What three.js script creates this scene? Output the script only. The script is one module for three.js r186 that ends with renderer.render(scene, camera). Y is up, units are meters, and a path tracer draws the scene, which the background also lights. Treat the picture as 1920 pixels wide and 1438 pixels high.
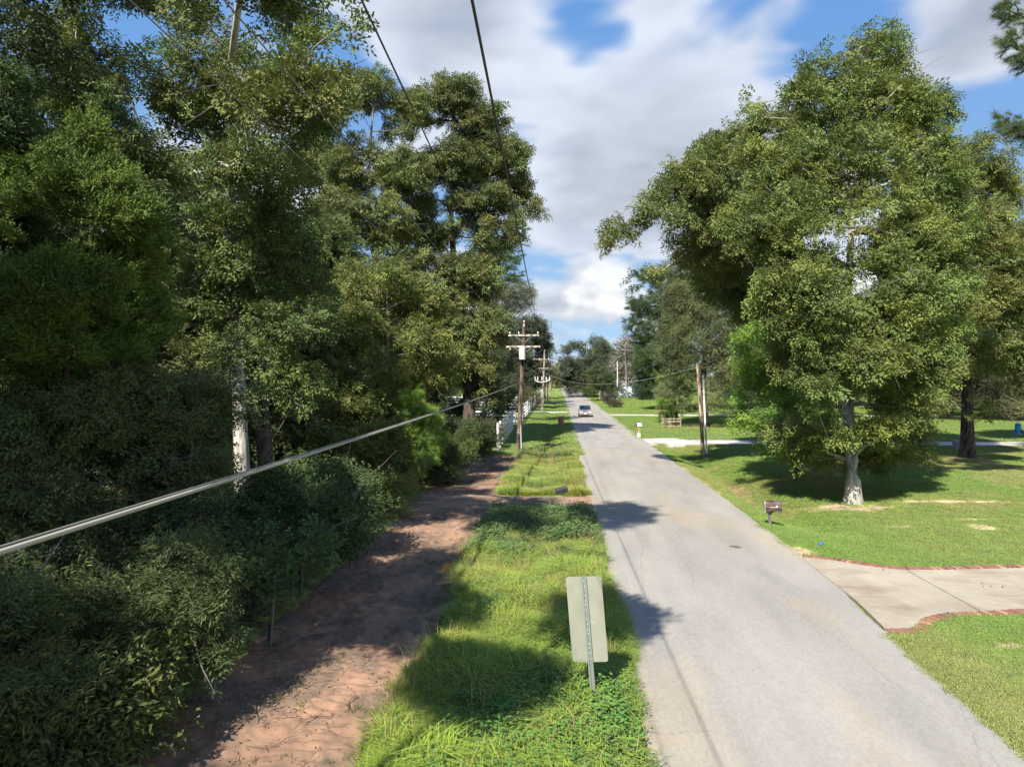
import * as THREE from 'three';
import { mergeGeometries } from 'three/addons/utils/BufferGeometryUtils.js';
import { RoundedBoxGeometry } from 'three/addons/geometries/RoundedBoxGeometry.js';

// ---------------------------------------------------------------- camera, sky, sun, exposure
const scene = new THREE.Scene();
const camera = new THREE.PerspectiveCamera(57.9, 1024 / 766, 0.1, 4000);
camera.rotation.order = 'YXZ';
camera.position.set(0, 5.7, 0);
camera.rotation.y = 0.0668;
camera.rotation.x = -0.0108;
const renderer = new THREE.WebGLRenderer({ antialias: true });
renderer.setSize(1024, 766);
renderer.toneMapping = THREE.LinearToneMapping;
renderer.toneMappingExposure = 2.05;
renderer.shadowMap.enabled = true;

const clamp = (x, a, b) => Math.min(b, Math.max(a, x)), mix = (a, b, t) => a + (b - a) * t;
const sstep = (a, b, x) => { const t = clamp((x - a) / (b - a), 0, 1); return t * t * (3 - 2 * t); };
function rng(seed) { let s = seed | 0; return () => { s = (s + 0x6d2b79f5) | 0; let t = Math.imul(s ^ (s >>> 15), 1 | s); t = (t + Math.imul(t ^ (t >>> 7), 61 | t)) ^ t; return ((t ^ (t >>> 14)) >>> 0) / 4294967296; }; }
const hash = (x, y, z) => { let h = Math.imul(x, 374761393) + Math.imul(y, 668265263) + Math.imul(z, 2147483647 ^ 69069); h = Math.imul(h ^ (h >>> 13), 1274126177); h ^= h >>> 16; return (h >>> 0) / 4294967296; };
function noise3(x, y, z) {
  const ix = Math.floor(x), iy = Math.floor(y), iz = Math.floor(z); let fx = x - ix, fy = y - iy, fz = z - iz;
  fx = fx * fx * (3 - 2 * fx); fy = fy * fy * (3 - 2 * fy); fz = fz * fz * (3 - 2 * fz);
  const c = (a, b, d) => hash(ix + a, iy + b, iz + d);
  return mix(mix(mix(c(0, 0, 0), c(1, 0, 0), fx), mix(c(0, 1, 0), c(1, 1, 0), fx), fy), mix(mix(c(0, 0, 1), c(1, 0, 1), fx), mix(c(0, 1, 1), c(1, 1, 1), fx), fy), fz);
}
function noise2(x, y) {
  const ix = Math.floor(x), iy = Math.floor(y); let fx = x - ix, fy = y - iy;
  fx = fx * fx * (3 - 2 * fx); fy = fy * fy * (3 - 2 * fy);
  return mix(mix(hash(ix, iy, 7), hash(ix + 1, iy, 7), fx), mix(hash(ix, iy + 1, 7), hash(ix + 1, iy + 1, 7), fx), fy);
}
function fbm2(x, y, o) { let s = 0, a = 0.5, n = 0; for (let i = 0; i < o; i++) { s += a * noise2(x, y); n += a; x = x * 2.03 + 17.3; y = y * 2.03 + 9.1; a *= 0.5; } return s / n; }
function fbm3(x, y, z, o) { let s = 0, a = 0.5, n = 0; for (let i = 0; i < o; i++) { s += a * noise3(x, y, z); n += a; x = x * 2.03 + 17.3; y = y * 2.03 + 9.1; z = z * 2.03 + 3.7; a *= 0.5; } return s / n; }

function makeSky() {
  const W = 2048, H = 1024, data = new Float32Array(W * H * 4);
  // clear gaps (negative) and thicker cloud (positive): direction, width, weight
  const spots = [[0.002,0.474,-0.881, 0.075, -0.28], [0.070,0.439,-0.896, 0.05, -0.06], [0.293,0.399,-0.869, 0.07, -0.16], [0.369,0.391,-0.843, 0.06, -0.22], [0.464,0.287,-0.838, 0.08, -0.20], [0.514,0.239,-0.824, 0.07, -0.26], [-0.278,0.393,-0.876, 0.05, -0.26], [-0.512,0.403,-0.759, 0.10, -0.2], [0.129,0.138,-0.982, 0.06, -0.24], [-0.027,0.335,-0.942, 0.04, -0.06], [0.200,0.427,-0.882, 0.04, -0.08],
    [0.143,0.328,-0.934, 0.15, 0.16], [0.039,0.275,-0.961, 0.08, 0.10], [-0.136,0.425,-0.895, 0.15, 0.16], [0.447,0.378,-0.810, 0.07, 0.26], [-0.013,0.228,-0.974, 0.10, 0.06]];
  for (let r = 0; r < H; r++) {
    const up = ((r + 0.5) / H - 0.5) * Math.PI, y = Math.sin(up), cu = Math.cos(up);
    for (let q = 0; q < W; q++) {
      const az = ((q + 0.5) / W - 0.5) * 2 * Math.PI, x = Math.cos(az) * cu, z = Math.sin(az) * cu, o = (r * W + q) * 4;
      if (y <= -0.02) { data[o] = 0.16; data[o + 1] = 0.18; data[o + 2] = 0.14; data[o + 3] = 1; continue; }
      const e = Math.max(y, 0), t = Math.pow(1 - e, 3.2);
      let c0 = mix(0.075, 0.38, t), c1 = mix(0.225, 0.57, t), c2 = mix(0.56, 0.76, t);
      const k = 1 / (e + 0.16), px = x * k, pz = z * k;
      const w1 = fbm2(px * 0.9 + 3.1, pz * 0.9 + 8.7, 3) - 0.5, w2 = fbm2(px * 0.9 + 31.1, pz * 0.9 + 1.7, 3) - 0.5;
      let f = fbm2(px * 1.15 + w1 * 1.3 + 11.4, pz * 1.15 + w2 * 1.3 + 5.2, 6);
      for (const [sx, sy, sz, wd, wt] of spots) { const d = 1 - (x * sx + y * sy + z * sz); f += wt * Math.exp(-d / (wd * wd * 0.9)); }
      const wisp = fbm2(px * 5 + w1 * 3, pz * 5 + w2 * 3, 5), bil = Math.abs(2 * fbm2(px * 3.1 + 7 + w2, pz * 3.1 + w1, 4) - 1), bil2 = Math.abs(2 * fbm2(px * 8 + 17, pz * 8 + 4, 3) - 1); f += 0.16 * (0.16 - bil) + 0.07 * (0.16 - bil2);
      let a = sstep(0.385, 0.53, f), thick = sstep(0.50, 0.78, f);
      a = clamp(a * (0.72 + 0.5 * wisp), 0, 1) * 0.95;
      const lit = 0.63 - 0.19 * thick + 0.22 * (wisp - 0.5) - 0.12 * (bil - 0.2) + 0.06 * (w1 + w2);
      c0 = mix(c0, lit * 0.89, a); c1 = mix(c1, lit * 0.975, a); c2 = mix(c2, lit * 1.12, a);
      // heaped clouds low over the horizon
      if (e < 0.3) {
        const ax = az * 9, ay = up * 16, pu = fbm2(ax + 4.4, ay * 1.1 + 2.2, 5) + 0.12 * (fbm2(ax * 4, ay * 4, 3) - 0.5);
        const base = sstep(0.0, 0.05, e) * (1 - sstep(0.10, 0.26, e));
        const b = sstep(0.47, 0.64, pu) * base, sh = 0.52 + 0.48 * sstep(0.5, 0.72, pu);
        c0 = mix(c0, sh * 0.86, b * 0.88); c1 = mix(c1, sh * 0.89, b * 0.88); c2 = mix(c2, sh * 0.93, b * 0.88);
      }
      data[o] = c0 * 0.66; data[o + 1] = c1 * 0.65; data[o + 2] = c2 * 0.64; data[o + 3] = 1;
    }
  }
  const t = new THREE.DataTexture(data, W, H, THREE.RGBAFormat, THREE.FloatType);
  t.mapping = THREE.EquirectangularReflectionMapping; t.magFilter = THREE.LinearFilter; t.minFilter = THREE.LinearFilter; t.needsUpdate = true;
  return t;
}
const sky = makeSky();
scene.background = sky; scene.environment = sky;

const SUN_AZ = 0.37, SUN_EL = 0.80;   // the sun stands behind the viewer, to the left
const sunDir = new THREE.Vector3(-Math.sin(SUN_AZ) * Math.cos(SUN_EL), Math.sin(SUN_EL), Math.cos(SUN_AZ) * Math.cos(SUN_EL));
const sun = new THREE.DirectionalLight(new THREE.Color().setRGB(1.0, 0.93, 0.80), 5.0);
sun.position.copy(sunDir).multiplyScalar(150).add(new THREE.Vector3(5, 0, -50));
sun.target.position.set(5, 0, -50); scene.add(sun, sun.target);
sun.castShadow = true; sun.shadow.mapSize.set(4096, 4096);
Object.assign(sun.shadow.camera, { left: -90, right: 90, top: 90, bottom: -90, near: 1, far: 400 });

// ---------------------------------------------------------------- helpers
const used = new Map();
function numbered(n) { const k = used.get(n) ?? 0; used.set(n, k + 1); return k ? `${n}_${String(k).padStart(3, '0')}` : n; }
function tag(o, label, category, group, kind) { if (label) o.userData.label = label; if (category) o.userData.category = category; if (group) o.userData.group = group; if (kind) o.userData.kind = kind; return o; }
function thing(name, label, category, x = 0, y = 0, z = 0, turn = 0, group) { const o = new THREE.Group(); o.name = numbered(name); o.position.set(x, y, z); o.rotation.y = turn; scene.add(o); return tag(o, label, category, group); }
function mesh(name, geo, mat, parent = scene) { const m = new THREE.Mesh(geo, mat); m.name = parent === scene ? numbered(name) : name; m.castShadow = m.receiveShadow = true; parent.add(m); return m; }
const lin = (r, g, b) => new THREE.Color().setRGB(r, g, b);
const std = (r, g, b, rough = 0.8, metal = 0, more = {}) => new THREE.MeshStandardMaterial({ color: lin(r, g, b), roughness: rough, metalness: metal, ...more });
const box = (w, h, d, x = 0, y = 0, z = 0, rad = 0) => { const g = rad ? new RoundedBoxGeometry(w, h, d, 2, rad) : new THREE.BoxGeometry(w, h, d); g.translate(x, y, z); return rad ? g : g; };
const cyl = (r1, r2, h, x = 0, y = 0, z = 0, n = 12) => { const g = new THREE.CylinderGeometry(r1, r2, h, n); g.translate(x, y, z); return g; };
const join = (list) => mergeGeometries(list.map((g) => { const k = g.index ? g.toNonIndexed() : g; for (const n of Object.keys(k.attributes)) if (!['position', 'normal', 'uv'].includes(n)) k.deleteAttribute(n); return k; }));
const V = (x, y, z) => new THREE.Vector3(x, y, z);
// tapered tube through points with a radius at each
function tubeInto(acc, pts, rad, sides, vs = 0) {
  const base = acc.p.length / 3, up = V(0, 1, 0), side = V(1, 0, 0), t = V(0, 0, 0), a = V(0, 0, 0), b = V(0, 0, 0);
  let len = vs;
  for (let i = 0; i < pts.length; i++) {
    t.subVectors(pts[Math.min(i + 1, pts.length - 1)], pts[Math.max(i - 1, 0)]).normalize();
    a.crossVectors(t, Math.abs(t.y) < 0.9 ? up : side).normalize(); b.crossVectors(t, a);
    if (i) len += pts[i].distanceTo(pts[i - 1]);
    for (let k = 0; k <= sides; k++) {
      const an = (k / sides) * Math.PI * 2, cx = Math.cos(an), sx = Math.sin(an), nx = a.x * cx + b.x * sx, ny = a.y * cx + b.y * sx, nz = a.z * cx + b.z * sx;
      acc.p.push(pts[i].x + nx * rad[i], pts[i].y + ny * rad[i], pts[i].z + nz * rad[i]); acc.n.push(nx, ny, nz); acc.u.push((k / sides) * Math.max(1, Math.round(rad[i] * 6)), len);
    }
  }
  for (let i = 0; i < pts.length - 1; i++) for (let k = 0; k < sides; k++) { const q = base + i * (sides + 1) + k, w = q + sides + 1; acc.i.push(q, q + 1, w, q + 1, w + 1, w); }
}
const acc = () => ({ p: [], n: [], u: [], i: [] });
function accGeo(c) { const g = new THREE.BufferGeometry(); g.setAttribute('position', new THREE.Float32BufferAttribute(c.p, 3)); g.setAttribute('normal', new THREE.Float32BufferAttribute(c.n, 3)); g.setAttribute('uv', new THREE.Float32BufferAttribute(c.u, 2)); g.setIndex(c.i); return g; }
const tube = (pts, rad, sides = 8) => { const c = acc(); tubeInto(c, pts, Array.isArray(rad) ? rad : pts.map(() => rad), sides); return accGeo(c); };
const bar = (a, b, w, h) => { const d = V().subVectors(b, a), g = new THREE.BoxGeometry(w, h, d.length()); const m = new THREE.Matrix4().lookAt(V(0, 0, 0), d, V(0, 1, 0)); g.applyMatrix4(m); g.translate((a.x + b.x) / 2, (a.y + b.y) / 2, (a.z + b.z) / 2); return g; };

// tiling textures, computed
function dataTex(w, h, fn, srgb, repeat = true) {
  const d = new Uint8Array(w * h * 4);
  for (let y = 0; y < h; y++) for (let x = 0; x < w; x++) { const c = fn(x / w, y / h, x, y), o = (y * w + x) * 4; d[o] = clamp(c[0], 0, 1) * 255; d[o + 1] = clamp(c[1], 0, 1) * 255; d[o + 2] = clamp(c[2], 0, 1) * 255; d[o + 3] = 255; }
  const t = new THREE.DataTexture(d, w, h); t.magFilter = THREE.LinearFilter; t.minFilter = THREE.LinearMipmapLinearFilter; t.generateMipmaps = true;
  t.wrapS = t.wrapT = repeat ? THREE.RepeatWrapping : THREE.ClampToEdgeWrapping; if (srgb) t.colorSpace = THREE.SRGBColorSpace; t.needsUpdate = true; return t;
}
// noise that tiles: value noise on a wrapped lattice
function tnoise(u, v, n, s) { const x = u * n, y = v * n, ix = Math.floor(x), iy = Math.floor(y); let fx = x - ix, fy = y - iy; fx = fx * fx * (3 - 2 * fx); fy = fy * fy * (3 - 2 * fy); const w = (a, b) => hash(((a % n) + n) % n, ((b % n) + n) % n, s); return mix(mix(w(ix, iy), w(ix + 1, iy), fx), mix(w(ix, iy + 1), w(ix + 1, iy + 1), fx), fy); }
function tfbm(u, v, n, o, s) { let r = 0, a = 0.5, k = 0; for (let i = 0; i < o; i++) { r += a * tnoise(u, v, n, s + i); k += a; n *= 2; a *= 0.55; } return r / k; }

const groundTex = dataTex(512, 512, (u, v) => { const n = 0.55 + 0.9 * (tfbm(u, v, 8, 6, 3) - 0.5) + 0.35 * (tnoise(u, v, 128, 9) - 0.5); return [n, n, n]; });
const barkTex = dataTex(256, 512, (u, v) => { const n = tfbm(u, v * 0.25 + 0.02 * tnoise(u, v, 8, 2), 16, 4, 21), m = tnoise(u, v, 5, 33); const k = clamp(0.5 + 1.5 * (n - 0.5) + 0.5 * (m - 0.5), 0, 1); return [k, k, k]; });
const lichenTex = dataTex(256, 512, (u, v) => { const n = 0.5 * tfbm(u, v, 6, 5, 51) + 0.5 * tfbm(u, v * 0.3, 18, 3, 57), k = clamp(0.72 + 1.9 * (n - 0.52), 0.2, 1), f = 0.9 + 0.2 * (tnoise(u, v, 64, 5) - 0.5); return [k * f, k * f, k * f]; });
function bark(r, g, b, tex = barkTex) { const t = tex.clone(); t.repeat.set(1, 0.5); t.needsUpdate = true; return new THREE.MeshStandardMaterial({ color: lin(r, g, b), map: t, bumpMap: t, bumpScale: tex === lichenTex ? 0.01 : 0.03, roughness: 0.95 }); }
const BARK = { grey: bark(0.36, 0.33, 0.29), dark: bark(0.16, 0.13, 0.11), pale: bark(0.66, 0.63, 0.58, lichenTex), pine: bark(0.20, 0.14, 0.10), dead: bark(0.38, 0.34, 0.31) };

// ---------------------------------------------------------------- terrain
const inEll = (x, z, cx, cz, rx, rz) => { const a = (x - cx) / rx, b = (z - cz) / rz; return Math.sqrt(a * a + b * b); };
// bare soil on the lawns: centre, radii, tint (0 tan sand, 1 red brown mulch)
const BARE = [[12.74,-30.86, 2.6, 1.3, 0.4], [16.83,-31.88, 3.6, 0.7, 0.1], [15.82,-26.88, 0.75, 0.9, 0], [16.11,-28.22, 1.6, 0.25, 0], [13.04,-26.87, 0.9, 0.35, 0.1], [27.65, -48.8, 2.6, 2.2, 1], [27.03,-45.7, 1.6, 0.9, 0.6], [16.5, -78.5, 4.5, 2.4, 0.9], [21.23,-70.13, 6, 1.6, 0.2], [9.33,-37.7, 0.9, 3.0, 1], [9.26,-33.87, 0.9, 1.6, 1], [22.79,-47.03, 3.0, 1.0, 0.8], [9.52,-15.14, 0.8, 0.5, 0.6], [8.0, -22.9, 1.0, 0.5, 0.1], [12.37,-76.56, 2.2, 1.0, 0.4], [-0.87,-60.27, 0.8, 1.6, 1], [8.46,-15.36, 0.3, 0.2, 0.7], [7.9, -40, 0.22, 12, 0.4], [7.93,-23.32, 0.4, 0.8, 0.2]];
function bareAt(x, z) { let best = 0, tint = 0; for (const [cx, cz, rx, rz, t] of BARE) { const d = inEll(x, z, cx, cz, rx, rz); if (d < 1.5) { const k = (1 - sstep(0.35, 1.2, d + 1.3 * (fbm2(x * 1.4, z * 1.4, 4) - 0.5))) * clamp(0.4 + 1.1 * fbm2(x * 5, z * 5, 3), 0, 1); if (k > best) { best = k; tint = t; } } } return [best, tint]; }
function groundH(x, z) {
  let h = 0;
  const wob = (fbm2(x * 0.15, z * 0.15, 3) - 0.5);
  if (x > 7.5) { h += -0.5 * Math.exp(-(((x - 9.6) / 1.3) ** 2)) * sstep(-24, -30, z) * (1 - sstep(-50, -56, z)); h += 0.25 * sstep(10, 24, x) * sstep(-24, -34, z) * (1 - sstep(-46, -56, z)) + wob * 0.25 * sstep(10.5, 16, x) * sstep(-24, -30, z) * (1 - sstep(-46, -56, z)); }
  if (x < 1.4 && x > -2.9) h += -0.22 * Math.exp(-(((x + 0.9) / 1.0) ** 2)) * (1 - sstep(-26, -29, z) * (1 - sstep(-33, -36, z)));
  if (x < -6.5) h += 0.12 * sstep(-6.5, -9, x) + wob * 0.5 * sstep(-7, -12, x);
  return h;
}
const onTrack = (x, z) => { const w = 0.35 * (fbm2(z * 0.5, x * 0.2 + 4, 3) - 0.5); return x > -6.5 + w * 2 && x < -2.85 + w && z > -51 + 3 * w ? 1 : (z < -28.5 + w && z > -32.9 + w && x > -7.2 && x < 1.5 ? 1 : 0); };
function axis(list) { const o = []; for (const [a, b, n] of list) for (let i = 0; i < n; i++) o.push(a + ((b - a) * i) / n); o.push(list[list.length - 1][1]); return o; }
{
  const xs = axis([[-1500, -200, 8], [-200, -60, 14], [-60, -12, 48], [-12, 26, 110], [26, 60, 60], [60, 200, 20], [200, 1500, 8]]);
  const zs = axis([[60, 6, 18], [6, -64, 180], [-64, -130, 66], [-130, -300, 30], [-300, -1800, 14]]);
  const p = [], c = [], u = [], ix = [];
  for (const z of zs) for (const x of xs) {
    let h = groundH(x, z);
    const road = x > 1.25 && x < 7.85; if (road) h = -0.05;
    const tr = onTrack(x, z); if (tr) h = Math.min(h, 0) - 0.09;
    if (x > 7.4 && x < 60 && z < -16.3 && z > -21.2 && !road) h = -0.06;
    if (x > 7.4 && x < 60 && z < -58.4 && z > -63.6 && !road) h = Math.min(h, 0) - 0.04;
    p.push(x, h, z); u.push(x / 3, z / 3);
    const n = fbm2(x * 0.22, z * 0.22, 4), m = fbm2(x * 1.3 + 50, z * 1.3, 3);
    let r = 0.125, g = 0.175, b = 0.035;
    r *= 0.75 + 0.6 * n; g *= 0.85 + 0.35 * m; b *= 0.7 + 0.6 * n;
    const dryG = x > 7 ? sstep(0.47, 0.62, fbm2(x * 0.16 + 5, z * 0.16, 4)) * 0.6 : 0; r = mix(r, 0.19, dryG); g = mix(g, 0.175, dryG);
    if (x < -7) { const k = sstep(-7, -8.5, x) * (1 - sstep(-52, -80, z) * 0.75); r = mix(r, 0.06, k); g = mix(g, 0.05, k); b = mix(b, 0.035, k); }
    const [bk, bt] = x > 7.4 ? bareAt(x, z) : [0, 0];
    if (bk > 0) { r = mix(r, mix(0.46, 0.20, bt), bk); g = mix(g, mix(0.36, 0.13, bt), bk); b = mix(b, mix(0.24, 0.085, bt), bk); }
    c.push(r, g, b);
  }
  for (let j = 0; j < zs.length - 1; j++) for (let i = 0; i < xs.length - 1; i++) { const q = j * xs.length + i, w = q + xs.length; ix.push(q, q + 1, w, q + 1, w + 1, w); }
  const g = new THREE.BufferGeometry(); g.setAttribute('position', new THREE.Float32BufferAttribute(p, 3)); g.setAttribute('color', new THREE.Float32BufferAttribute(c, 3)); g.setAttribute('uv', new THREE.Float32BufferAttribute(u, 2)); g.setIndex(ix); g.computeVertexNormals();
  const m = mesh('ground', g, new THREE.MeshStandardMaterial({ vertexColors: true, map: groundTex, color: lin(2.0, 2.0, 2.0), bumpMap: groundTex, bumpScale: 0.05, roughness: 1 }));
  m.userData.kind = 'structure';
}
// a strip of ground laid as a fine sheet: edge functions of z, height and texture in metres
function strip(name, z0, z1, nz, xa, xb, nx, hf, mat, us, vs, label) {
  const p = [], u = [], ix = [];
  for (let j = 0; j <= nz; j++) { const z = mix(z0, z1, j / nz), a = xa(z), b = xb(z); for (let i = 0; i <= nx; i++) { const x = mix(a, b, i / nx); p.push(x, hf(x, z, i / nx), z); u.push(us(x, z), vs(x, z)); } }
  for (let j = 0; j < nz; j++) for (let i = 0; i < nx; i++) { const q = j * (nx + 1) + i, w = q + nx + 1; ix.push(q, q + 1, w, q + 1, w + 1, w); }
  const g = new THREE.BufferGeometry(); g.setAttribute('position', new THREE.Float32BufferAttribute(p, 3)); g.setAttribute('uv', new THREE.Float32BufferAttribute(u, 2)); g.setIndex(ix); g.computeVertexNormals();
  const m = mesh(name, g, mat); m.userData.kind = 'structure'; if (label) m.userData.label = label; return m;
}
// the road: worn pale asphalt with wheel paths, stains and cracks
{
  const W = 1024, H = 2048, LX = 7.0, LZ = 64;
  const R = rng(5), cracks = new Uint8Array(W * H);
  const crack = (x, z, dx, dz, n, wander) => { for (let i = 0; i < n; i++) { x += dx * 0.03 + (R() - 0.5) * wander; z += dz * 0.03 + (R() - 0.5) * wander * 0.8; const a = Math.round((x / LX) * W), b = Math.round((z / LZ) * H); if (a >= 0 && a < W && b >= 0 && b < H) { const k = b * W + a; cracks[k] = Math.max(cracks[k], 110 + R() * 110); if (R() < 0.3 && a + 1 < W) cracks[k + 1] = 90; } if (R() < 0.012) crack2(x, z); } };
  const crack2 = (x, z) => { let a = R() * 6.3; for (let i = 0; i < 22; i++) { a += (R() - 0.5) * 0.8; x += Math.cos(a) * 0.03; z += Math.sin(a) * 0.03; const c = Math.round((x / LX) * W), b = Math.round((z / LZ) * H); if (c >= 0 && c < W && b >= 0 && b < H) cracks[b * W + c] = 110; } };
  crack(0.95, 16, 0.15, 1, 560, 0.05); crack(0.75, 40, 0.02, 1, 620, 0.05); crack(1.5, 22, 0.12, 1, 200, 0.06); crack(5.6, 9, -0.1, 1, 380, 0.06); crack(5.9, 14, 0.05, 1, 420, 0.06); crack(4.9, 10, 0.3, 1, 180, 0.06); crack(6.2, 26, 0, 1, 500, 0.05); crack(0.2, 11, 1, 0.1, 40, 0.04); crack(2.4, 18, 0.1, 1, 240, 0.05); crack(6.0, 34, -1, 0.2, 60, 0.04); crack(3.4, 45, 0.1, 1, 300, 0.05);
  const t = dataTex(W, H, (u, v, px, py) => {
    const x = u * LX, z = v * LZ;
    let n = 0.40 + 0.11 * (fbm2(x * 0.5 + 3, z * 0.16 + 7, 4) - 0.5) + 0.10 * (fbm2(x * 1.7, z * 0.5, 3) - 0.5) + 0.06 * (hash(px, py, 3) - 0.5) + 0.06 * (noise2(x * 26, z * 14) - 0.5);
    const wheel = Math.exp(-(((x - 1.25 + 0.12 * Math.sin(z * 0.09)) / 0.16) ** 2)) * 0.5 + Math.exp(-(((x - 1.75) / 0.2) ** 2)) * 0.35 + Math.exp(-(((x - 2.7) / 0.25) ** 2)) * 0.25 + Math.exp(-(((x - 4.9) / 0.35) ** 2)) * 0.3;
    n -= 0.07 * wheel * (0.6 + 0.8 * fbm2(x * 2, z * 0.25, 3));
    const dust = sstep(0.55, 0.72, fbm2(x * 0.8 + 20, z * 0.25 + 2, 4)) * 0.6 + 0.9 * (1 - sstep(0.2, 0.75, x)) + 0.7 * sstep(6.2, 6.9, x) + 0.5 * Math.exp(-(((z - 30 + (x - 2) * 1.1) / 2.2) ** 2));
    const d = clamp(dust, 0, 1) * (0.5 + fbm2(x * 4, z * 1.5, 3));
    let r = n, g = n * 0.985, b = n * 0.95;
    r += 0.055 * d; g += 0.02 * d; b -= 0.035 * d;
    const k = 1 - (cracks[py * W + px] / 255) * 0.72;
    return [Math.pow(r * k, 1 / 2.2), Math.pow(g * k, 1 / 2.2), Math.pow(b * k, 1 / 2.2)];
  }, true);
  t.wrapT = THREE.MirroredRepeatWrapping; t.wrapS = THREE.ClampToEdgeWrapping;
  const bumpT = dataTex(512, 512, (u, v) => { const n = 0.5 * tnoise(u, v, 256, 3) + 0.5 * tnoise(u, v, 128, 4); return [n, n, n]; });
  bumpT.repeat.set(3.5, 32);
  const edgeL = (z) => 1.42 + 0.07 * Math.sin(z * 0.21) + 0.16 * (fbm2(z * 0.9, 3, 3) - 0.5), edgeR = (z) => mix(7.05, 7.68, sstep(-10, -24, z)) + 0.05 * Math.sin(z * 0.17) + 0.14 * (fbm2(z * 0.9, 13, 3) - 0.5);
  strip('road', 30, -70, 500, edgeL, edgeR, 8, (x, z, f) => 0.015 + 0.05 * (1 - (2 * f - 1) ** 2), new THREE.MeshStandardMaterial({ map: t, bumpMap: bumpT, bumpScale: 0.006, roughness: 0.92, color: lin(0.69, 0.665, 0.64) }), (x) => (x - 1.1) / LX, (x, z) => -z / LZ);
  strip('road', -70, -900, 200, edgeL, edgeR, 8, (x, z, f) => 0.015 + 0.05 * (1 - (2 * f - 1) ** 2), new THREE.MeshStandardMaterial({ map: t, roughness: 0.92, color: lin(0.69, 0.665, 0.64) }), (x) => (x - 1.1) / LX, (x, z) => -z / LZ);
}
// red clay track with crawler prints, and the dirt crossing
const dirtTex = dataTex(1024, 2048, (u, v) => {
  const x = u * 4.4, z = v * 46, n = fbm2(x * 1.2 + 5, z * 0.8, 5), m = fbm2(x * 7, z * 5, 3), d = sstep(0.42, 0.58, fbm2(x * 1.6 + 40, z * 1.1 + 8, 5)) * (0.55 + 0.6 * fbm2(x * 9, z * 9, 2));
  const rut = Math.exp(-(((x - 0.9) / 0.28) ** 2)) + Math.exp(-(((x - 2.7) / 0.28) ** 2)), tread = rut * (Math.sin(z * 42 + 2 * Math.sin(x * 3)) > 0.1 ? 1 : 0) * sstep(0.42, 0.55, fbm2(x * 0.6, z * 0.25 + 3, 2));
  let k = 0.78 + 0.5 * (n - 0.5) + 0.35 * (m - 0.5) - 0.16 * tread;
  let r = 0.335 * k, g = 0.20 * k, b = 0.13 * k;
  r = mix(r, 0.10, d * 0.7); g = mix(g, 0.078, d * 0.7); b = mix(b, 0.06, d * 0.7);
  return [Math.pow(Math.max(r, 0.01), 1 / 2.2), Math.pow(Math.max(g, 0.01), 1 / 2.2), Math.pow(Math.max(b, 0.01), 1 / 2.2)];
}, true);
const dirtMat = new THREE.MeshStandardMaterial({ map: dirtTex, bumpMap: dirtTex, bumpScale: 0.08, roughness: 1 });
function dirtH(x, z, f) {
  const rut = Math.exp(-(((x + 5.6) / 0.28) ** 2)) + Math.exp(-(((x + 3.8) / 0.28) ** 2)), tread = rut * 0.04 * (Math.sin(z * 24) > 0 ? 1 : 0) * sstep(0.36, 0.5, fbm2(x * 0.6 + 2, z * 0.25 + 3, 2));
  return 0.02 - 0.10 * Math.pow(Math.abs(2 * f - 1), 8) + 0.16 * (fbm2(x * 1.5, z * 1.1, 4) - 0.5) + 0.08 * (fbm2(x * 6, z * 6, 2) - 0.5) - rut * 0.04 + tread;
}
strip('dirt_track', 2, -50.5, 760, (z) => -6.75 + 0.7 * (fbm2(z * 0.5, 4, 3) - 0.5), (z) => -2.72 + 0.5 * (fbm2(z * 0.5, 9, 3) - 0.5), 64, dirtH, dirtMat, (x) => (x + 7) / 4.4, (x, z) => -z / 46).userData.label = 'red clay track with crawler prints between the woods and the grass verge';
{
  const lightDirt = new THREE.MeshStandardMaterial({ map: dirtTex, bumpMap: dirtTex, bumpScale: 0.04, roughness: 1, color: lin(1.15, 1.2, 1.22) });
  const p = [], u = [], ix = [], nx = 120, nz = 44;
  for (let i = 0; i <= nx; i++) { const x = mix(-7.3, 1.5, i / nx), a = -28.3 + 0.7 * (fbm2(x * 0.6, 2, 3) - 0.5) - 0.5 * sstep(-3, 0, x), b = -33.1 + 0.7 * (fbm2(x * 0.6, 5, 3) - 0.5); for (let j = 0; j <= nz; j++) { const z = mix(a, b, j / nz), f = Math.abs(2 * j / nz - 1); p.push(x, 0.075 - 0.16 * Math.pow(f, 6) - 0.15 * sstep(-6, -7.3, x) + 0.05 * (fbm2(x * 1.5, z * 3, 4) - 0.5), z); u.push(z / 4.4, x / 46); } }
  for (let i = 0; i < nx; i++) for (let j = 0; j < nz; j++) { const q = i * (nz + 1) + j, w = q + nz + 1; ix.push(q, w, q + 1, q + 1, w, w + 1); }
  const g = new THREE.BufferGeometry(); g.setAttribute('position', new THREE.Float32BufferAttribute(p, 3)); g.setAttribute('uv', new THREE.Float32BufferAttribute(u, 2)); g.setIndex(ix); g.computeVertexNormals();
  const m = mesh('dirt_path', g, lightDirt); m.userData.kind = 'structure'; m.userData.label = 'pale dirt crossing from the clay track to the road';
}
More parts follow.
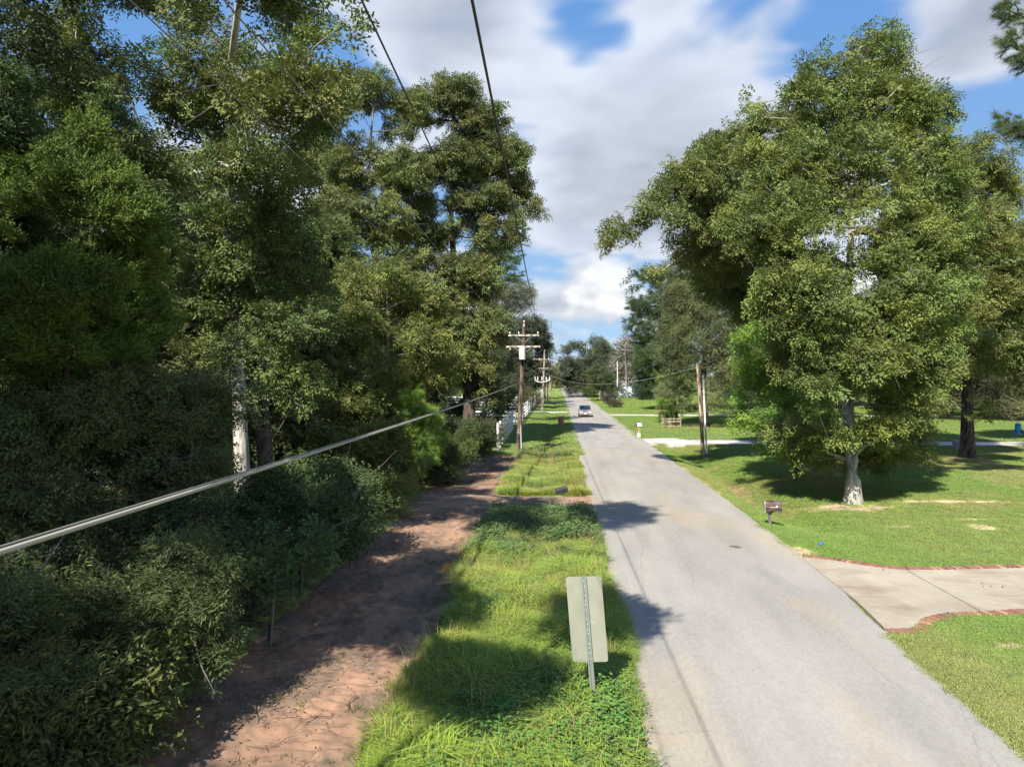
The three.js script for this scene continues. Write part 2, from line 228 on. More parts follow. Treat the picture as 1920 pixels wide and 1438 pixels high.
// concrete driveway with brick borders
const concTex = dataTex(1024, 1024, (u, v, px, py) => { const n = 0.50 + 0.16 * (tfbm(u, v, 4, 5, 71) - 0.5) + 0.10 * (tfbm(u, v, 24, 3, 77) - 0.5) + 0.07 * (hash(px, py, 5) - 0.5); const w = 1.3 * sstep(0.5, 0.68, tfbm(u, v, 5, 5, 81)) + 1.6 * sstep(0.52, 0.7, tfbm(u * 0.999, v * 3 % 1, 3, 4, 91)); return [Math.pow(n * (1 - 0.08 * w), 1 / 2.2), Math.pow(n * (0.905 - 0.10 * w), 1 / 2.2), Math.pow(n * (0.79 - 0.10 * w), 1 / 2.2)]; }, true);
const concMat = new THREE.MeshStandardMaterial({ map: concTex, roughness: 0.93, color: lin(0.65, 0.64, 0.585) });
function slabGeo(outline, y0, y1) { const s = new THREE.Shape(outline.map(([x, z]) => new THREE.Vector2(x, -z))); const g = new THREE.ExtrudeGeometry(s, { depth: y1 - y0, bevelEnabled: false }); g.rotateX(-Math.PI / 2); g.translate(0, y0, 0); const p = g.attributes.position, uv = g.attributes.uv; for (let i = 0; i < p.count; i++) uv.setXY(i, p.getX(i) / 5, p.getZ(i) / 5); return g; }
const northPts = [V(7.62, 0, -22.15), V(8.0, 0, -22.05), V(8.45, 0, -21.85), V(9.13, 0, -21.35), V(9.84, 0, -21.0), V(10.9, 0, -20.98), V(12.5, 0, -21.2), V(14.6, 0, -21.5), V(20, 0, -22.0)];
const southPts = [V(7.27, 0, -15.95), V(7.9, 0, -16.05), V(8.15, 0, -16.3), V(8.5, 0, -16.72), V(9.25, 0, -17.12), V(10.27, 0, -17.32), V(11.5, 0, -17.6), V(14, 0, -18.0), V(20, 0, -18.7)];
const northC = new THREE.CatmullRomCurve3(northPts), southC = new THREE.CatmullRomCurve3(southPts);
{
  const drive = new THREE.Group(); drive.name = numbered('driveway'); scene.add(drive); drive.userData.kind = 'structure'; drive.userData.label = 'pale concrete driveway edged with red bricks';
  const nP = northC.getPoints(140), sP = southC.getPoints(140), cut = 10.15;
  const clip = (lst, a, b) => lst.filter((q) => q.x >= a && q.x <= b).map((q) => [q.x, q.z]);
  const roadEdge = [[7.57, -21.9], [7.55, -20], [7.52, -18], [7.36, -16.3]];
  mesh('slab', slabGeo([...clip(nP, 7.6, cut - 0.012), [cut - 0.012, -20.95], [cut - 0.012, -17.32], ...clip(sP, 7.3, cut - 0.012).reverse(), ...roadEdge.slice().reverse()], -0.1, 0.035), concMat, drive);
  mesh('slab', slabGeo([...clip(nP, cut + 0.012, 20), ...clip(sP, cut + 0.012, 20).reverse()], -0.1, 0.035), concMat, drive);
  const R = rng(77), bg = [0, 1, 2].map((k) => new RoundedBoxGeometry(0.068, 0.09, 0.245 + 0.012 * k, 1, 0.008));
  const bm = [[0.23, 0.095, 0.07], [0.19, 0.08, 0.065], [0.27, 0.12, 0.085], [0.085, 0.06, 0.055], [0.22, 0.11, 0.085], [0.36, 0.23, 0.16]].map(([r, g, b]) => std(r, g, b, 0.9));
  const lay = (curve, off, x1) => { const L = curve.getLength(), n = Math.floor(L / 0.082); for (let i = 0; i < n; i++) { const q = curve.getPointAt((i + 0.5) / n), t = curve.getTangentAt((i + 0.5) / n); if (q.x > x1) break; const b = mesh('brick', bg[i % 3], bm[Math.floor(Math.pow(R(), 1.5) * 5.99)], drive); const skew = 0.12 * (R() - 0.5); b.position.set(q.x - t.z * off * -1, 0.015 + R() * 0.012, q.z + t.x * off * -1); b.rotation.y = -Math.atan2(t.z, t.x) + skew; } };
  lay(northC, 0.132, 16.5); lay(southC, -0.132, 13.5);
  const mortar = std(0.5, 0.43, 0.34, 0.95);
  const ribbon = (curve, off) => { const P = curve.getPoints(140), o = []; for (const q of P) o.push([q.x, q.z]); for (const q of P.slice().reverse()) o.push([q.x + 0.0, q.z + off]); return slabGeo(o, -0.12, 0.028); };
  mesh('mortar_bed', ribbon(northC, -0.27), mortar, drive); mesh('mortar_bed', ribbon(southC, 0.27), mortar, drive);
}
{
  const far = new THREE.Group(); far.name = numbered('driveway'); scene.add(far); far.userData.kind = 'structure'; far.userData.label = 'far white concrete driveway crossing the lawn';
  const m = new THREE.MeshStandardMaterial({ map: concTex, roughness: 0.93, color: lin(0.92, 0.96, 1.04) });
  const y1 = 0.03, xs = [7.6, 9.0, 12.2, 16.8, 21.4, 26, 31, 38, 50];
  const top = (x) => (x < 8.6 ? -63.9 : x < 11.3 ? -64.3 : -62.4), bot = (x) => x < 8.2 ? -57.4 : x < 8.7 ? -58.9 : x < 9.1 ? -55.4 : x < 10.4 ? -56.6 : x < 12 ? -58.4 : -58.8;
  const outline = (a, b) => { const o = [], n = 10; for (let i = 0; i <= n; i++) { const x = mix(a, b, i / n); o.push([x, top(x)]); } for (let i = n; i >= 0; i--) { const x = mix(a, b, i / n); o.push([x, bot(x)]); } return o; };
  for (let i = 0; i < xs.length - 1; i++) mesh('slab', slabGeo(outline(xs[i] + 0.015, xs[i + 1] - 0.015), -0.1, y1), m, far);
  for (const [n, l, x0, x1, z0, z1] of [['path', 'narrow concrete path over the left verge beyond the barrel', -5.2, 1.4, -107.3, -110.6], ['path', 'thin far concrete path over the left verge', -5, 1.4, -149.5, -153.5], ['path', 'pale gravel path along the far right lawn', 7.7, 48, -99.6, -103.2]]) { const q = mesh(n, slabGeo([[x0, z0], [x1, z0], [x1, z1], [x0, z1]], -0.1, 0.045), m); q.userData.kind = 'structure'; q.userData.label = l; }
}
// muddy puddle in the rut
{
  const o = []; for (let i = 0; i < 28; i++) { const a = (i / 28) * Math.PI * 2, r = 1 + 0.2 * (fbm2(Math.cos(a) * 1.4 + 3, Math.sin(a) * 1.4, 2) - 0.5); o.push([-3.2 + Math.cos(a) * 0.24 * r, -20.4 + Math.sin(a) * 0.62 * r]); }
  const m = mesh('puddle', slabGeo(o, -0.08, 0.05), std(0.30, 0.15, 0.03, 0.25)); tag(m, 'small ochre muddy puddle in the right rut of the clay track', 'puddle', null, 'structure');
}

// ---------------------------------------------------------------- foliage
function leafInto(P, N, o, dir, nrm, L, W, fold, shape = 0) {
  // a leaf of two or more facets: o base, dir along, nrm upward normal
  const s = V().crossVectors(dir, nrm).normalize(), n = V().crossVectors(s, dir).normalize();
  const pt = (a, b, h) => [o.x + dir.x * a * L + s.x * b * W + n.x * h, o.y + dir.y * a * L + s.y * b * W + n.y * h, o.z + dir.z * a * L + s.z * b * W + n.z * h];
  const tri = (a, b, c) => { P.push(...a, ...b, ...c); };
  if (shape === 1) { // star leaf
    const tips = [-1.9, -0.95, 0, 0.95, 1.9]; for (const t of tips) { const c = Math.cos(t), q = Math.sin(t); tri(pt(0.3 - 0.12 * q * q, 0.1, 0), pt(0.35 + 0.65 * c * 0.95, q * 1.1, -fold * W * 0.6), pt(0.3 + 0.12 * Math.cos(t + 0.6), 0.28 * Math.sin(t + 0.5), 0)); tri(pt(0.3, 0, 0), pt(0.3 + 0.3 * Math.cos(t - 0.35), 0.42 * Math.sin(t - 0.35), 0), pt(0.3 + 0.3 * Math.cos(t + 0.35), 0.42 * Math.sin(t + 0.35), 0)); }
    return;
  }
  if (shape === 2) { tri(pt(0, -0.5, 0), pt(0, 0.5, 0), pt(1, 0, -fold * L)); return; }
  const a = pt(0, 0, 0), b = pt(0.45, -0.5, fold * W), c = pt(0.45, 0.5, fold * W), d = pt(1, 0, -fold * L * 0.5), e = pt(0.5, 0, 0);
  tri(a, e, b); tri(a, c, e); tri(b, e, d); tri(e, c, d);
}
function fromTris(P) { const g = new THREE.BufferGeometry(); g.setAttribute('position', new THREE.Float32BufferAttribute(P, 3)); g.computeVertexNormals(); return g; }
function sprayGeo(kind, seed) {
  const R = rng(seed), P = [], rv = (k) => (R() - 0.5) * 2 * k;
  const rd = () => V(rv(1), rv(1), rv(1));
  if (kind === 'oak' || kind === 'fine' || kind === 'shrub' || kind === 'willow') {
    const [n, L, W, T, spread] = { oak: [30, 0.115, 0.055, 0.5, 0.19], fine: [46, 0.085, 0.03, 0.55, 0.2], shrub: [26, 0.085, 0.042, 0.45, 0.15], willow: [40, 0.10, 0.02, 0.5, 0.12] }[kind];
    for (let i = 0; i < n; i++) { const t = i / n, side = i % 2 ? 1 : -1; const o = V(t * T + rv(0.04), rv(0.05) - 0.06 * t * t, side * Math.abs(rv(spread)) * (1 - 0.5 * t)); const d = V(0.7 + rv(0.5), rv(0.5) - 0.1, side * 0.8 + rv(0.5)).normalize(); const nn = V(rv(0.75), 1, rv(0.75)).normalize(); const k = 0.7 + R() * 0.5; leafInto(P, 0, o, d, nn, L * k, W * k, 0.12 + R() * 0.2); }
  } else if (kind === 'gum') {
    for (let i = 0; i < 13; i++) { const t = i / 13, side = i % 2 ? 1 : -1; const o = V(t * 0.5, rv(0.05), side * Math.abs(rv(0.16))); leafInto(P, 0, o, V(0.6 + rv(0.4), -0.25 + rv(0.4), side * 0.8 + rv(0.3)).normalize(), V(rv(0.6), 1, rv(0.6)).normalize(), 0.15 * (0.7 + R() * 0.5), 0.085, 0.2, 1); }
  } else if (kind === 'cedar') {
    for (let b = 0; b < 11; b++) { const a = rv(0.9), l = 0.2 + 0.24 * R(), d0 = V(Math.cos(a), rv(0.35) + 0.15, Math.sin(a)).normalize(); for (let i = 0; i < 9; i++) { const t = (i + 0.5) / 9, o = d0.clone().multiplyScalar(t * l), d = d0.clone().add(V(rv(0.9), rv(0.9), rv(0.9))).normalize(); leafInto(P, 0, o, d, rd().normalize(), 0.085 * (1.15 - 0.5 * t), 0.026, 0.1, 2); } }
  } else if (kind === 'pine') {
    for (let i = 0; i < 80; i++) { const t = R(), o = V(t * 0.28, 0, 0), a = R() * 6.283, sp = 0.4 + 0.75 * R(), d = V(Math.cos(sp), Math.sin(sp) * Math.cos(a), Math.sin(sp) * Math.sin(a)); leafInto(P, 0, o, d, rd().normalize(), 0.2 * (0.75 + 0.5 * R()), 0.0085, 0.06, 2); }
  }
  return fromTris(P);
}
const SPRAY = Object.fromEntries(['oak', 'fine', 'shrub', 'willow', 'gum', 'cedar', 'pine'].map((k, i) => [k, sprayGeo(k, 900 + i)]));
const leafMat = (trans, rough = 0.9, coat = 0.0) => new THREE.MeshPhysicalMaterial({ color: 0xffffff, roughness: rough, transmission: trans, thickness: 0, side: THREE.DoubleSide, clearcoat: coat, clearcoatRoughness: 0.45 });
const LEAF = leafMat(0.28, 0.9), NEEDLE = leafMat(0.18, 0.9), GRASS = leafMat(0.3, 0.95);
const _m = new THREE.Matrix4(), _q = new THREE.Quaternion(), _q2 = new THREE.Quaternion(), _e = new THREE.Euler(), _s = V(0, 0, 0), _c = new THREE.Color();
function instances(name, geo, mat, list, parent) { // list entries: [x, y, z, ex, ey, ez, scale, r, g, b, sy]
  const im = new THREE.InstancedMesh(geo, mat, list.length); im.name = parent === scene ? numbered(name) : name; im.castShadow = im.receiveShadow = true;
  for (let i = 0; i < list.length; i++) { const a = list[i]; _e.set(a[3], a[4], a[5], 'YXZ'); _q.setFromEuler(_e); _s.set(a[6], a[6] * (a[10] ?? 1), a[6]); _m.compose(V(a[0], a[1], a[2]), _q, _s); im.setMatrixAt(i, _m); im.setColorAt(i, _c.setRGB(a[7], a[8], a[9])); }
  im.userData.kind = 'stuff'; parent.add(im); return im;
}
// branches: each attractor is tied to the nearest cheaper node of the growing skeleton; twigs thin out by what they carry
function growTree(o) {
  if (o.base) { o.x = o.base[0]; o.z = o.base[1]; }
  o.trunk ??= [0, 0.3, 0.65, 1].map((f) => [mix(o.x, o.top[0], f), mix(0, o.top[1], f), mix(o.z, o.top[2], f)]);
  const R = rng(o.seed), t = thing(o.name, o.label, o.category ?? 'tree', o.x, o.y ?? 0, o.z, 0, o.group);
  const lobes = o.lobes.map((l) => [l[0] - o.x, l[1] - (o.y ?? 0), l[2] - o.z, l[3], l[4], l[5]]);
  const sp = o.space, pts = [], cell = new Map(), key = (x, y, z) => Math.floor(x / sp) + ',' + Math.floor(y / sp) + ',' + Math.floor(z / sp);
  const vol = lobes.map((l) => l[3] * l[4] * l[5]), total = vol.reduce((a, b) => a + b, 0);
  const tries = o.tries ?? Math.min(60000, Math.ceil((total * 4.2 * 16) / sp ** 3));
  for (let i = 0; i < tries; i++) {
    let r = R() * total, k = 0; while (k < lobes.length - 1 && (r -= vol[k]) > 0) k++;
    const l = lobes[k], u = R() * 2 - 1, a = R() * 6.283, q = Math.cbrt(R()), w = Math.sqrt(1 - u * u);
    if (R() > 0.15 + 0.85 * q * q) continue;
    const ux = w * Math.cos(a), uz = w * Math.sin(a); if (q > 0.62 + 1.5 * (fbm3(ux * 1.6 + k * 7.3 + o.seed, u * 1.6 + 3, uz * 1.6, 3) - 0.30)) continue;
    const x = l[0] + l[3] * q * w * Math.cos(a), y = l[1] + l[4] * q * u, z = l[2] + l[5] * q * w * Math.sin(a);
    if (y < (o.minY ?? 0.4) || fbm3(x * (o.gapF ?? 0.3) + o.seed, y * (o.gapF ?? 0.3), z * (o.gapF ?? 0.3), 2) < (o.gap ?? 0.36)) continue;
    const cx = Math.floor(x / sp), cy = Math.floor(y / sp), cz = Math.floor(z / sp); let ok = true;
    for (let dx = -1; dx <= 1 && ok; dx++) for (let dy = -1; dy <= 1 && ok; dy++) for (let dz = -1; dz <= 1 && ok; dz++) for (const p of cell.get((cx + dx) + ',' + (cy + dy) + ',' + (cz + dz)) ?? []) if ((p.x - x) ** 2 + (p.y - y) ** 2 + (p.z - z) ** 2 < sp * sp * 0.42) { ok = false; break; }
    if (!ok) continue;
    const p = V(x, y, z); pts.push(p); const kk = key(x, y, z); if (!cell.has(kk)) cell.set(kk, []); cell.get(kk).push(p);
  }
  // trunk
  const tp = o.trunk.map(([x, y, z]) => V(x - o.x, y - (o.y ?? 0), z - o.z)), curve = new THREE.CatmullRomCurve3(tp), n = 14, path = curve.getPoints(n), tr = path.map((p, i) => { const f = i / n; return o.r * (1 - 0.86 * f) * (1 + 0.42 * Math.exp(-f * n * 1.6)); });
  path[0].y = groundH(o.x, o.z) - 0.45;
  const nodes = [], start = o.first ?? 0.3;
  path.forEach((p, i) => { if (i / n >= start) nodes.push({ p, par: -1, cost: 0, kids: [], w: 0, r: tr[i], trunk: i }); });
  const nt = nodes.length;
  pts.sort((a, b) => { const d = (q) => { let m = 1e9; for (let i = 0; i < nt; i++) m = Math.min(m, q.distanceToSquared(nodes[i].p)); return m; }; a._d ??= d(a); b._d ??= d(b); return a._d - b._d; });
  for (const p of pts) {
    let best = 0, bc = 1e9;
    for (let i = 0; i < nodes.length; i++) { const q = nodes[i], dx = p.x - q.p.x, dy = p.y - q.p.y, dz = p.z - q.p.z, d = Math.sqrt(dx * dx + dy * dy + dz * dz), c = d + 0.35 * q.cost + (dy < 0 ? -dy * 0.35 : 0); if (c < bc) { bc = c; best = i; } }
    nodes.push({ p, par: best, cost: nodes[best].cost + p.distanceTo(nodes[best].p), kids: [], w: 1 }); nodes[best].kids.push(nodes.length - 1);
  }
  for (let i = nodes.length - 1; i >= nt; i--) { const q = nodes[i].par; if (q >= nt) nodes[q].w += nodes[i].w; }
  const bmat = o.bark ?? BARK.grey, tip = o.tip ?? 0.014;
  const tg = acc(); path[0].x = path[1].x + (path[0].x - path[1].x) * 0.3; path[0].z = path[1].z + (path[0].z - path[1].z) * 0.3; tubeInto(tg, path, tr, 12); mesh('trunk', accGeo(tg), bmat, t);
  const rad = (w) => Math.min(tip * Math.pow(w, 0.46), o.r * 0.5);
  const edge = (c, a, b, ra, rb) => { const m = V().lerpVectors(a, b, 0.5), L = a.distanceTo(b); m.x += (R() - 0.5) * L * 0.22; m.y += (R() - 0.3) * L * 0.14; m.z += (R() - 0.5) * L * 0.22; tubeInto(c, [a, m, b], [ra, (ra + rb) / 2, rb], ra > 0.06 ? 7 : 4); };
  let limbs = 0;
  const small = acc();
  for (let i = 0; i < nt; i++) for (const k of nodes[i].kids) {
    const big = nodes[k].w > pts.length * 0.02 && limbs < 24, c = big ? acc() : small, st = [[i, k]];
    while (st.length) { const [a, b] = st.pop(), na = nodes[a], nb = nodes[b], rb = rad(nb.w), ra = a < nt ? rb * 1.25 : Math.min(rad(na.w), rb * 1.5); edge(c, na.p, nb.p, ra, rb); for (const q of nb.kids) st.push([b, q]); }
    if (big) { limbs++; mesh('limb', accGeo(c), bmat, t); }
  }
  if (small.p.length) { const sm = mesh('twigs', accGeo(small), bmat, t); sm.userData.kind = 'stuff'; }
  // dead twigs sticking out bare
  if (o.bare) { const c = acc(); for (let i = 0; i < o.bare; i++) { const q = pts[Math.floor(R() * pts.length)]; let a = q.clone(), d = V(R() - 0.5, (R() - 0.5) * 0.8, R() - 0.5).normalize(); const ps = [a]; for (let j = 0; j < 3; j++) { d.add(V(R() - 0.5, R() - 0.5, R() - 0.5).multiplyScalar(0.7)).normalize(); a = a.clone().addScaledVector(d, 0.35 + 0.4 * R()); ps.push(a); } const rw = 0.7 + R() * 1.1; tubeInto(c, ps, [0.018 * rw, 0.014 * rw, 0.01 * rw, 0.005], 3); } const tw = mesh('bare_twigs', accGeo(c), BARK.dead, t); tw.userData.kind = 'stuff'; }
  // foliage
  const list = [], [cr, cg, cb] = o.color, per = o.per, sz = o.size ?? 1, droop = o.droop ?? 0.1;
  const ctr = V(); for (const p of pts) ctr.add(p); ctr.multiplyScalar(1 / Math.max(1, pts.length));
  for (let i = nt; i < nodes.length; i++) {
    const p = nodes[i].p, par = nodes[nodes[i].par].p, tone = 0.74 + 0.5 * R(), warm = (R() - 0.4) * 0.3, m = Math.round(per * (0.6 + 0.8 * R()));
    const out = V().subVectors(p, par).normalize(), oc = V().subVectors(p, ctr).normalize();
    for (let j = 0; j < m; j++) {
      const rr = sp * (o.spread ?? 0.62) * Math.cbrt(R()), u = R() * 2 - 1, a = R() * 6.283, w = Math.sqrt(1 - u * u);
      const ox = rr * w * Math.cos(a), oy = rr * u * (o.flat ?? 0.95), oz = rr * w * Math.sin(a);
      const hx = out.x * 0.5 + oc.x * 0.6 + ox / sp + (R() - 0.5) * 0.7, hz = out.z * 0.5 + oc.z * 0.6 + oz / sp + (R() - 0.5) * 0.7;
      const b = tone * (0.88 + 0.24 * R()), s = sz * (0.7 + 0.6 * R());
      list.push([p.x + ox, p.y + oy, p.z + oz, (R() - 0.5) * 2.0, Math.atan2(-hz, hx), (o.lift ?? 0) + (R() - 0.45) * 1.7 - droop, s, cr * b * (1 + warm), cg * b, cb * b * (1 - warm)]);
    }
  }
  if (list.length) { const im = instances(o.crown ?? 'crown', SPRAY[o.leaf], o.leaf === 'pine' || o.leaf === 'cedar' ? NEEDLE : LEAF, list, t); stats.push([o.name, pts.length, list.length]); }
  return t;
}
const stats = [];
// ---------------------------------------------------------------- trees
const gH = groundH;
function auto(x, z, h, w, y0, seed, n = 12) { // lobes of an even crown: height h, half width w, from y0 up
  const R = rng(seed), o = [[x, h * 0.8, z, w * 0.6, h * 0.2, w * 0.6]];
  for (let i = 0; i < n; i++) { const a = i * 2.4 + R() * 0.8, f = (i + 0.5) / n, y = mix(y0 + 1, h - 1.5, f), k = w * (0.35 + 0.35 * Math.sin(Math.PI * Math.min(1, 0.25 + f * 0.75))); o.push([x + Math.cos(a) * k, y, z + Math.sin(a) * k, w * (0.3 + 0.25 * R()), (h - y0) * (0.10 + 0.07 * R()), w * (0.3 + 0.25 * R())]); }
  return o;
}
const OAK = [0.15, 0.205, 0.036], OLIVE = [0.125, 0.155, 0.052], DARK = [0.055, 0.088, 0.02], LIME = [0.12, 0.24, 0.03], PINE = [0.055, 0.105, 0.028], YEL = [0.15, 0.18, 0.045];

// right of the road
growTree({ name: 'oak_tree', label: 'largest oak on the right lawn, pale flared trunk with foliage hanging low round it', x: 13.13, z: -31.77, seed: 11, r: 0.36, first: 0.14, space: 0.95, per: 28, size: 1.05, leaf: 'oak', spread: 0.56, color: OAK, tip: 0.022, gap: 0.42, gapF: 0.42, bare: 200, bark: BARK.pale,
  trunk: [[13.13, 0, -31.77], [13.13, 1.2, -31.85], [13.47,3.84,-33.16], [13.46,7.33,-33.59], [13.79,11.38,-33.86], [14,15.47,-34.12], [13.95,19.23,-34.66]],
  lobes: [[12.28,20.65,-34.56,1.68,1.29,1.48], [15.49,21.29,-34.78,1.29,1.16,1.22], [10.96,18.52,-33.95,2.03,1.78,1.9], [15.01,18.26,-34.22,2.41,2.03,2.22], [17.55,18.33,-34.89,1.29,1.16,1.22], [12,14.73,-31.47,3.05,1.88,2.46], [15.79,15.18,-33.23,2.22,2.22,2.22], [9.8,12.17,-30.29,2.72,1.82,2.27], [12.97,11.49,-30.5,2.95,2.04,2.5], [16.89,12.47,-33.28,1.72,2.22,1.97], [10.56,8.88,-29.31,2.41,1.97,2.19], [13.64,8.49,-30.01,2.45,2.01,2.23], [11.88,6.03,-29.36,2.19,1.53,1.86], [11.12,6.05,-30.82,1.27,1.38,1.33], [14.8,6.05,-31.06,1.85,1.38,1.62], [12.5,3.97,-30.89,2.31,1.38,1.85], [11.5,2.75,-32.81,1.48,0.89,1.18], [15.54,2.7,-33.58,1.5,0.95,1.23], [13.04,2.96,-31.91,1.91,1,1.45], [14.69,2.04,-35.02,2.35,0.84,1.6], [11.61,5.81,-30.35,2.04,1.59,1.82], [14.35,4.88,-31.52,1.88,1.41,1.64], [12.98,7.15,-29.95,2.01,1.56,1.78], [12.3,2.33,-33.36,1.38,0.75,1.06], [16.04,7.79,-33.17,1.48,1.97,1.72], [10.71,8.08,-30.31,1.82,1.59,1.7], [17.26,9.27,-33.27,1.48,1.97,1.72], [9.89,15.67,-32.84,1.48,1.23,1.35]] });
growTree({ name: 'oak_tree', label: 'second oak on the right lawn, dark straight trunk in a ring of red mulch', x: 27.65, z: -48.8, seed: 12, r: 0.46, first: 0.2, space: 1.15, per: 28, size: 1.25, leaf: 'oak', color: [0.155, 0.195, 0.044], spread: 0.58, gap: 0.38, gapF: 0.4, bare: 70, bark: BARK.dark,
  trunk: [[27.65, 0, -48.8], [27.71,2.63,-48.93], [27.7,5.88,-48.96], [27.59,10.22,-49], [27.34,15.28,-49.04], [27.33,19.62,-49.09]],
  lobes: [[27.87,20.34,-49.13,2.17,1.63,1.9], [25.71,18.53,-48.97,2.35,2.17,2.26], [29.94,18.81,-50.26,1.66,2.03,1.85], [26.23,15.08,-47.96,3.18,2.48,2.83], [30.31,14.38,-50.23,2.03,2.58,2.31], [24.28,10.72,-46.78,2.77,2.42,2.6], [28.35,9.77,-48.05,2.65,2.65,2.65], [26.01,6.57,-46.85,3.29,1.73,2.51], [23.42,7.26,-46.69,2.08,1.73,1.9], [30.41,6.24,-49.15,1.45,1.45,1.45], [24.59,4.52,-45.73,1.35,1.02,1.18], [27.52,3.33,-45.92,0.85,1.08,0.96], [22.55,4.49,-46.6,2.08,1.21,1.64], [23.75,13.66,-47.78,2.12,2.83,2.48], [27.38,12.1,-47.01,2.77,2.77,2.77], [30.77,9.5,-49.21,1.81,2.89,2.35], [24.08,8.58,-45.74,2.71,2.37,2.54]] });
growTree({ name: 'live_oak_tree', label: 'grey green live oak behind the far concrete driveway and the bare service pole', x: 16.47, z: -79.2, seed: 13, r: 0.5, first: 0.16, space: 1.6, per: 26, size: 1.7, leaf: 'fine', color: OLIVE, gap: 0.40, gapF: 0.3, bare: 40, bark: BARK.dark,
  trunk: [[16.47, 0, -79.2], [16.41,2.4,-79.24], [16.34,6.6,-79.28], [16.94,12,-79.38], [18.06,17.55,-80.52]],
  lobes: [[17.15,19.37,-80.48,4.56,3.34,3.95], [15.14,13.2,-79.27,3.6,3.6,3.6], [19.58,14.51,-80.59,3.34,4.25,3.8], [13.06,8.66,-78.08,2.13,2.37,2.25], [16.29,8.3,-76.29,4.33,3.46,3.89], [20.79,9.65,-80.62,2.43,4.25,3.34], [14.29,3.95,-77.11,2.63,1.87,2.25], [17.68,4.24,-77.34,3.22,2.1,2.66], [19.98,2.15,-78.48,1.66,1.54,1.6], [23.46,19.89,-83.91,3.47,5.05,4.26], [20.56,25.17,-84.78,3.83,3.83,3.83]] });
growTree({ name: 'oak_tree', label: 'oak behind the largest one, its long left arm reaching out over the road', x: 14.9, z: -43.2, seed: 110, r: 0.4, first: 0.2, space: 1.1, per: 26, size: 1.3, leaf: 'oak', color: [0.15, 0.195, 0.045], gap: 0.42, gapF: 0.36, bare: 200, spread: 0.52, bark: BARK.pale, tip: 0.02,
  trunk: [[14.9, 0, -43.2], [15.12,3.88,-44.09], [14.62,9.17,-44.11], [13.62,13.8,-44.1], [12.63,18.1,-44.08]],
  lobes: [[12.63,19.76,-44.1,3.31,1.98,2.65], [9.29,17.24,-40.84,2.31,1.69,2], [10.79,13.74,-41.9,2.84,2.37,2.6], [8.47,13.65,-39.74,1.95,1.8,1.88], [5.19,14.1,-37.52,2.05,1.14,1.59], [7.08,16.08,-38.67,1.75,1.23,1.49], [3.54,12.96,-37.4,0.8,1.31,1.05], [4.54,11.18,-37.95,1.04,0.98,1.01], [13.95,16.45,-44.15,2.32,2.32,2.32], [12.59,10.61,-45,2.37,1.69,2.03], [10.81,12.1,-45.9,1.73,1.73,1.73]] });
growTree({ name: 'sweetgum_tree', label: 'bright green sweetgum with star leaves leaning out left of the largest oak', x: 13.6, z: -40.6, seed: 14, r: 0.24, first: 0.2, space: 0.8, per: 22, size: 1.15, leaf: 'gum', color: [0.15, 0.29, 0.03], gap: 0.36, gapF: 0.5, bark: BARK.dark,
  trunk: [[13.6, 0, -40.6], [13.62,2.2,-40.56], [13.11,4.65,-39.96], [12.34,7.02,-38.93], [12.04,8.48,-38.92]],
  lobes: [[11.74,7.86,-38.4,1.3,0.98,1.14], [11.61,6.14,-39.37,1.54,1.18,1.36], [12.92,5.26,-38.95,1.61,1.46,1.53], [10.96,3.92,-39.3,1.01,1.01,1.01], [12.5,3.03,-39.4,1.54,1.01,1.27], [11.53,2.24,-39.32,0.41,0.71,0.56], [13.53,7.33,-39.51,1.33,1.48,1.41], [13.98,2.89,-39.49,1.18,1.33,1.26], [10.08,6.12,-36.76,0.94,1.05,1], [10.86,4.18,-36.79,1.25,1.25,1.25], [9.89,3.33,-37.02,0.61,0.78,0.7], [10.87,7.55,-37.83,1.02,0.85,0.94]] });
growTree({ name: 'pine_tree', label: 'small light green pine beside the live oak, above the wooden gate', base: [14.42,-85.31], top: [13.86,6.67,-85.13], seed: 15, r: 0.2, first: 0.12, space: 1.1, per: 12, size: 1.9, leaf: 'pine', color: [0.19, 0.30, 0.05], gap: 0.3, bark: BARK.pine, lobes: [[13.6,5.51,-85.1,1.16,1.16,1.16], [12.96,2.92,-85.03,1.16,1.1,1.13], [14.51,1.82,-85.12,1.42,1.03,1.23], [14.88,4.39,-86.18,1.18,1.44,1.31], [13.61,0.85,-85.05,1.16,0.65,0.9]] });
growTree({ name: 'pine_tree', label: 'tall dark pine rising behind the light green pine, right of the road', base: [16.8,-117.12], seed: 16, r: 0.5, first: 0.2, space: 1.9, per: 24, size: 2.6, leaf: 'pine', color: PINE, gap: 0.36, gapF: 0.25, bark: BARK.pine, top: [16.87,23.24,-115.58],
  lobes: [[17.02,21.62,-116.58,3.18,1.95,2.57], [14.56,17.43,-114.36,2.96,2.26,2.61], [18.97,15.87,-116.64,3.54,3.18,3.36], [13.52,13.09,-114.24,2.26,2.09,2.17], [16.88,10.52,-115.44,3.95,2.63,3.29], [20.12,7.03,-116.62,3.01,3.01,3.01], [14.83,7.03,-116.27,2.48,1.95,2.21], [22,18.86,-119.89,3.63,4.54,4.08], [17.63,4.36,-117.43,3.57,1.78,2.68]] });
